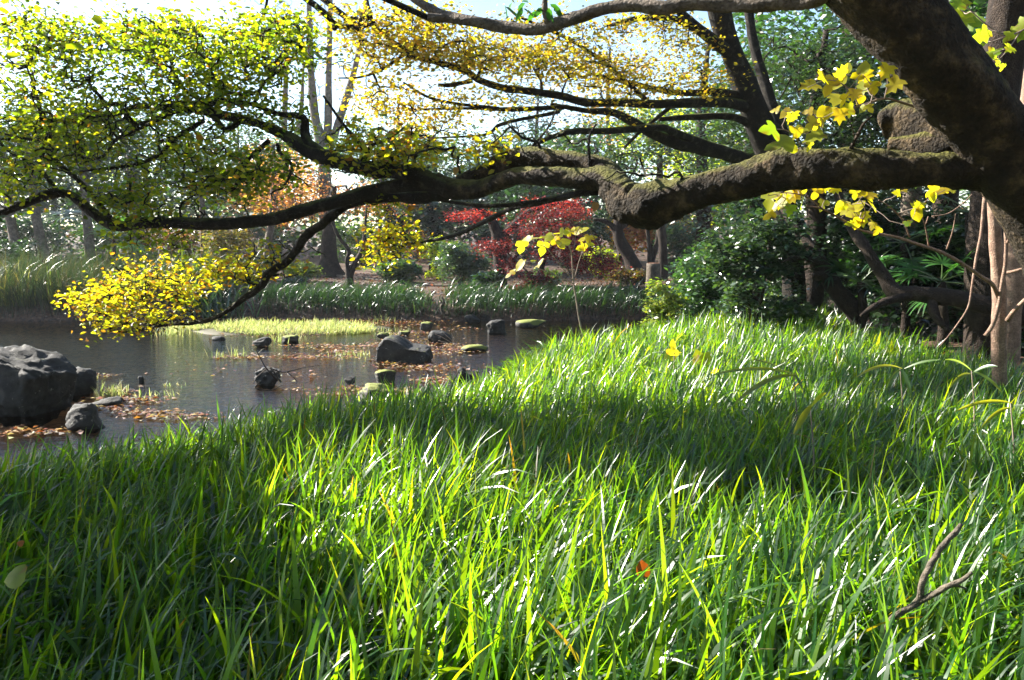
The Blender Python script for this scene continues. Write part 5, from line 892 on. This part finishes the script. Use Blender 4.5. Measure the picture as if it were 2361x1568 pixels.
t1 = put_leaves(root, [(a, b, s, d, 4.5 + max(0, (a - 1750) / 600) * 1.2) for a, b, s, d in z3(lo)], 4.6, ymesh, 4); t2 = put_leaves(root, z3([(855, 1365, 100, 270), (780, 1420, 70, 260), (1580, 1500, 50, 30)]), 4.6, gmesh, 5); petioles(root, sk, np.vstack((t1, t2)), 3, M_paletwig)
# yellow sapling over the far meadow
Z2 = lambda L_, Y0, Y1, r0, r1: [(1095 + .1953 * a, 449.6 + .1953 * b, r0 + (r1 - r0) * i / (len(L_) - 1), Y0 + (Y1 - Y0) * i / (len(L_) - 1)) for i, (a, b) in enumerate(L_)]
root, sk = trunk_thing("yellow_sapling", "thin sapling with a fan of large clear yellow leaves in front of the purple maple", "sapling", [(1352, 800, 2.2, 9.4)] + Z2([(1245, 1535), (1190, 1200), (1160, 1000), (1140, 700), (1110, 590)], 9.4, 9.4, 2.2, 1.2), 655, M_paletwig, 6, lump=.03,
    extra=[Z2([(1165, 1050), (950, 950), (600, 820), (480, 890)], 9.4, 9.2, 1.1, .6), Z2([(1160, 1010), (1000, 820), (900, 690), (800, 600), (600, 590)], 9.4, 9.2, 1.2, .6), Z2([(1180, 970), (1230, 780), (1280, 640)], 9.4, 9.4, 1.1, .6), Z2([(1140, 700), (1100, 600), (1000, 480)], 9.4, 9.4, 1.0, .6)])
yl = [(600, 540, 140, 210), (550, 620, 150, 240), (640, 520, 100, 200), (740, 500, 120, 20), (820, 490, 90, 10), (800, 630, 150, 260), (870, 500, 120, 210), (950, 450, 120, 30), (990, 560, 150, 330), (1050, 570, 150, 0), (1080, 540, 120, 20), (1050, 440, 110, 10), (1140, 430, 130, 5), (1220, 420, 120, 15), (1290, 405, 110, 20), (1160, 395, 60, 70), (1370, 500, 130, 0), (1270, 525, 100, 190), (1300, 600, 110, 10), (1360, 580, 90, 15), (1240, 630, 90, 200), (570, 790, 80, 60), (530, 830, 140, 240), (690, 775, 60, 20), (780, 790, 100, 60), (730, 840, 80, 200), (410, 925, 110, 200), (470, 885, 60, 30)]
petioles(root, sk, put_leaves(root, [(1095 + .1953 * a, 449.6 + .1953 * b, .1953 * s * 1.15, d) for a, b, s, d in yl], 9.3, [m_ for i, m_ in enumerate(ymesh) if i % 3 != 2], 6, face=.5), 4, M_paletwig, .002)
trunk_thing("dry_vine", "pale dry vine hanging from the underside of the big limb and forking", "vine", Z2([(1290, -80), (1295, 120), (1310, 250), (1240, 380), (1190, 480), (1170, 620), (1080, 740), (1000, 820), (950, 900), (900, 980)], 5.1, 5.2, 1.0, .6), 656, M_paletwig, 5, extra=[Z2([(1310, 250), (1360, 420), (1440, 550), (1500, 700), (1520, 810), (1590, 830)], 5.1, 5.2, .9, .5), Z2([(1000, 820), (1060, 830), (1140, 920)], 5.2, 5.2, .6, .4)], lump=.02)
def sprout(label, items, Y, seed, mesh, h0):
    px = sum(i[0] for i in items) / len(items); b = ground_pt(px, Y)
    root, sk = trunk_thing("leaf_sprout", label, "sprout", [(px, h0, 1.6, Y), (px + 2, items[0][1] + 10, 1.2, Y)], seed, M_paletwig, 5, lump=.02); petioles(root, sk, put_leaves(root, items, Y, mesh, seed, face=.8), seed, M_paletwig)
sprout("upper yellow leaf pair poking out of the far meadow", [(1553, 802, 40, 80), (1546, 820, 34, 200), (1560, 815, 30, 300)], 7.6, 661, ymesh, 900); sprout("lower yellow leaf cluster poking out of the far meadow", [(1612, 822, 38, 100), (1626, 826, 36, 50), (1605, 832, 26, 220)], 7.3, 662, ymesh, 910)
sprout("small yellow leaf pair lower in the far meadow", [(1650, 855, 22, 110), (1645, 862, 20, 250)], 7.0, 663, ymesh, 930)
# bamboo grass with long arching leaves
def cane(label, px, Y, leaves_, seed, cols, group="bamboo grass rising above the meadow"):
    rs = np.random.RandomState(seed); b = ground_pt(px, Y); root = empty("bamboo_grass", b, label, "plant", group); top = at(px, leaves_[0][1], Y)
    mb = MB(); p, r = spline([b - (0, 0, .05), (b + top) / 2 + (.02, 0, 0), top], [.006, .005, .003], 5); tube(mb, p, r, 6, 0, 0, (.2, .2, .08)); mb.build("stem", M_paletwig, root, True)
    for x0, y0, x1, y1, wpx, bow in leaves_:
        s, e = at(x0, y0, Y), at(x1, y1, Y - .15); n = 9; u = np.linspace(0, 1, n)[:, None]; c = (s + e) / 2 + (0, 0, pxr(bow, Y)); pts = (1 - u) ** 2 * s + 2 * u * (1 - u) * c + u * u * e
        T_ = unit(np.gradient(pts, axis=0)); S = unit(np.cross(T_, unit(np.array((rs.normal(0, .3), -.7, .8))))); wv = pxr(wpx * .75, Y) * np.sin(np.pi * np.clip(u * .93 + .05, 0, 1)) ** .7 * .5
        Nn = np.cross(S, T_); V = np.stack((pts - S * wv + Nn * wv * .3, pts, pts + S * wv + Nn * wv * .3), 1).reshape(-1, 3); i = np.arange(n * 3).reshape(n, 3)
        Q = np.concatenate((np.stack((i[:-1, 0], i[:-1, 1], i[1:, 1], i[1:, 0]), -1), np.stack((i[:-1, 1], i[:-1, 2], i[1:, 2], i[1:, 1]), -1))); mb = MB(); mb.add(V, Q, None, pal(rs, cols, 1)[0]); mb.build("leaf", M_grass, root, True)
BG = [((.05, .11, .04), 3), ((.08, .15, .04), 2)]; BY = [((.3, .26, .04), 1), ((.25, .2, .05), 1)]
cane("bamboo grass with two long arching leaves right of the yellow sprouts", 1830, 5.2, [(1835, 862, 1640, 866, 14, 26), (1840, 866, 1690, 935, 18, 40), (1832, 864, 1850, 900, 12, 8), (1800, 850, 1730, 830, 8, 10)], 671, BG)
cane("bamboo grass with an orange brown hanging leaf", 2075, 5.4, [(2080, 850, 1975, 870, 10, 30), (2082, 855, 2100, 915, 13, 12), (2076, 852, 2045, 895, 11, 10), (2085, 850, 2170, 830, 9, 10)], 672, BG + BY * 2)
cane("bamboo grass with broad dark leaves near the slender trunk", 2240, 5.3, [(2240, 855, 2180, 830, 14, 14), (2242, 860, 2300, 845, 12, 12), (2238, 862, 2190, 895, 14, 18), (2244, 858, 2310, 905, 12, 16)], 673, BG)
cane("bamboo grass with a yellow tipped drooping leaf low in the meadow", 1868, 4.2, [(1870, 935, 1830, 1000, 20, 8), (1868, 940, 1905, 905, 12, 10)], 674, [((.2, .24, .04), 1), ((.1, .18, .04), 1)])
cane("thin bamboo grass leaning over at the right edge", 2330, 4.3, [(2335, 930, 2200, 950, 12, 26), (2338, 935, 2420, 960, 12, 14), (2330, 940, 2260, 990, 12, 22)], 675, BG)
# dead forked branch and a few odd leaves in the near grass
trunk_thing("dead_branch", "dead grey brown forked branch sticking up out of the near grass", "branch", [(2035, 1470, 7, 2.35), (2058, 1425, 7, 2.3), (2085, 1408, 7.5, 2.3), (2118, 1385, 8, 2.3), (2127, 1340, 7.5, 2.3), (2150, 1295, 7.5, 2.32), (2174, 1258, 7, 2.34), (2207, 1222, 6, 2.36), (2216, 1208, 4.5, 2.36)], 681, M_wood, 10, extra=[[(2118, 1388, 8, 2.3), (2150, 1372, 7.5, 2.28), (2185, 1352, 7, 2.25), (2218, 1338, 6, 2.24), (2240, 1320, 4, 2.22)], [(2195, 1348, 4, 2.25), (2212, 1352, 3, 2.24), (2228, 1358, 2, 2.24)]], part="fork", lump=.1)
def stray(label, px, py, Y, sz, col, dr, seed, kind=1, mat=M_yleaf):
    root = empty("stray_leaf", at(px, py, Y), label, "leaf"); put_leaves(root, [(px, py, sz, dr, Y)], Y, [big_leaf_mesh(kind, col, seed, mat)], seed)
def stray_one(label, px, py, Y, sz, col, dr, seed, kind=1, mat=M_yleaf):
    rs = np.random.RandomState(seed); s = pxr(sz, Y); a = R(dr); A = unit(np.array((math.cos(a), .1, math.sin(a)))); n0 = np.array((-.1, -.7, .6)); n0 = unit(n0 - A * (A @ n0)); B = np.cross(n0, A); p = at(px, py, Y) - A * s * .5
    o = bpy.data.objects.new("stray_leaf", big_leaf_mesh(kind, col, seed, mat)); COL.objects.link(o); o.matrix_world = Matrix(((A[0] * s, B[0] * s, n0[0] * s, p[0]), (A[1] * s, B[1] * s, n0[1] * s, p[1]), (A[2] * s, B[2] * s, n0[2] * s, p[2]), (0, 0, 0, 1))); tag(o, label, "leaf")
stray_one("orange red dead leaf caught in the near grass right of the middle", 1482, 1310, 2.6, 44, (.4, .09, .02), 100, 1); stray_one("small orange leaf in the grass at the left edge", 45, 1252, 2.7, 20, (.42, .14, .03), 170, 2); stray_one("mottled yellow green leaf lying at the lower left edge", 28, 1330, 2.2, 74, (.16, .2, .015), 195, 3, 1, M_leaf)
stray_one("round brown dead leaf hanging under the moss limb", 1372, 478, 5.0, 22, (.3, .16, .07), 260, 4); stray_one("round yellow leaf lying on the mossy upper limb", 1268, 348, 5.2, 24, (.5, .36, .04), 10, 5); stray_one("dull tan leaf stuck below the mossy upper limb", 1050, 395, 5.4, 18, (.35, .2, .06), 250, 6)

# ------------------------------------------------------------------ added haze volume, standing in for lens veil
def haze(x0, x1, y0, y1, z0, z1, dens):
    v = [(x, y, z) for x in (x0, x1) for y in (y0, y1) for z in (z0, z1)]
    f = [(0, 1, 3, 2), (4, 6, 7, 5), (0, 4, 5, 1), (2, 3, 7, 6), (0, 2, 6, 4), (1, 5, 7, 3)]
    me = bpy.data.meshes.new("haze"); me.from_pydata(v, [], f); me.update()
    m = bpy.data.materials.new("haze_veil"); m.use_nodes = True; nt = m.node_tree; nt.nodes.clear(); out = nt.nodes.new("ShaderNodeOutputMaterial")
    pv = nt.nodes.new("ShaderNodeVolumePrincipled"); pv.inputs["Color"].default_value = (.86, .92, 1, 1); pv.inputs["Density"].default_value = dens; pv.inputs["Anisotropy"].default_value = .35
    nt.links.new(pv.outputs[0], out.inputs["Volume"]); me.materials.append(m)
    o = bpy.data.objects.new("haze", me); COL.objects.link(o); tag(o, "added thin bluish haze volume standing in for lens veil", kind="stuff")
haze(-72, 73, -15.5, 142, -1.7, 17.5, .0004)
cy.volume_bounces = 0; cy.volume_step_rate = 4; cy.volume_max_steps = 64
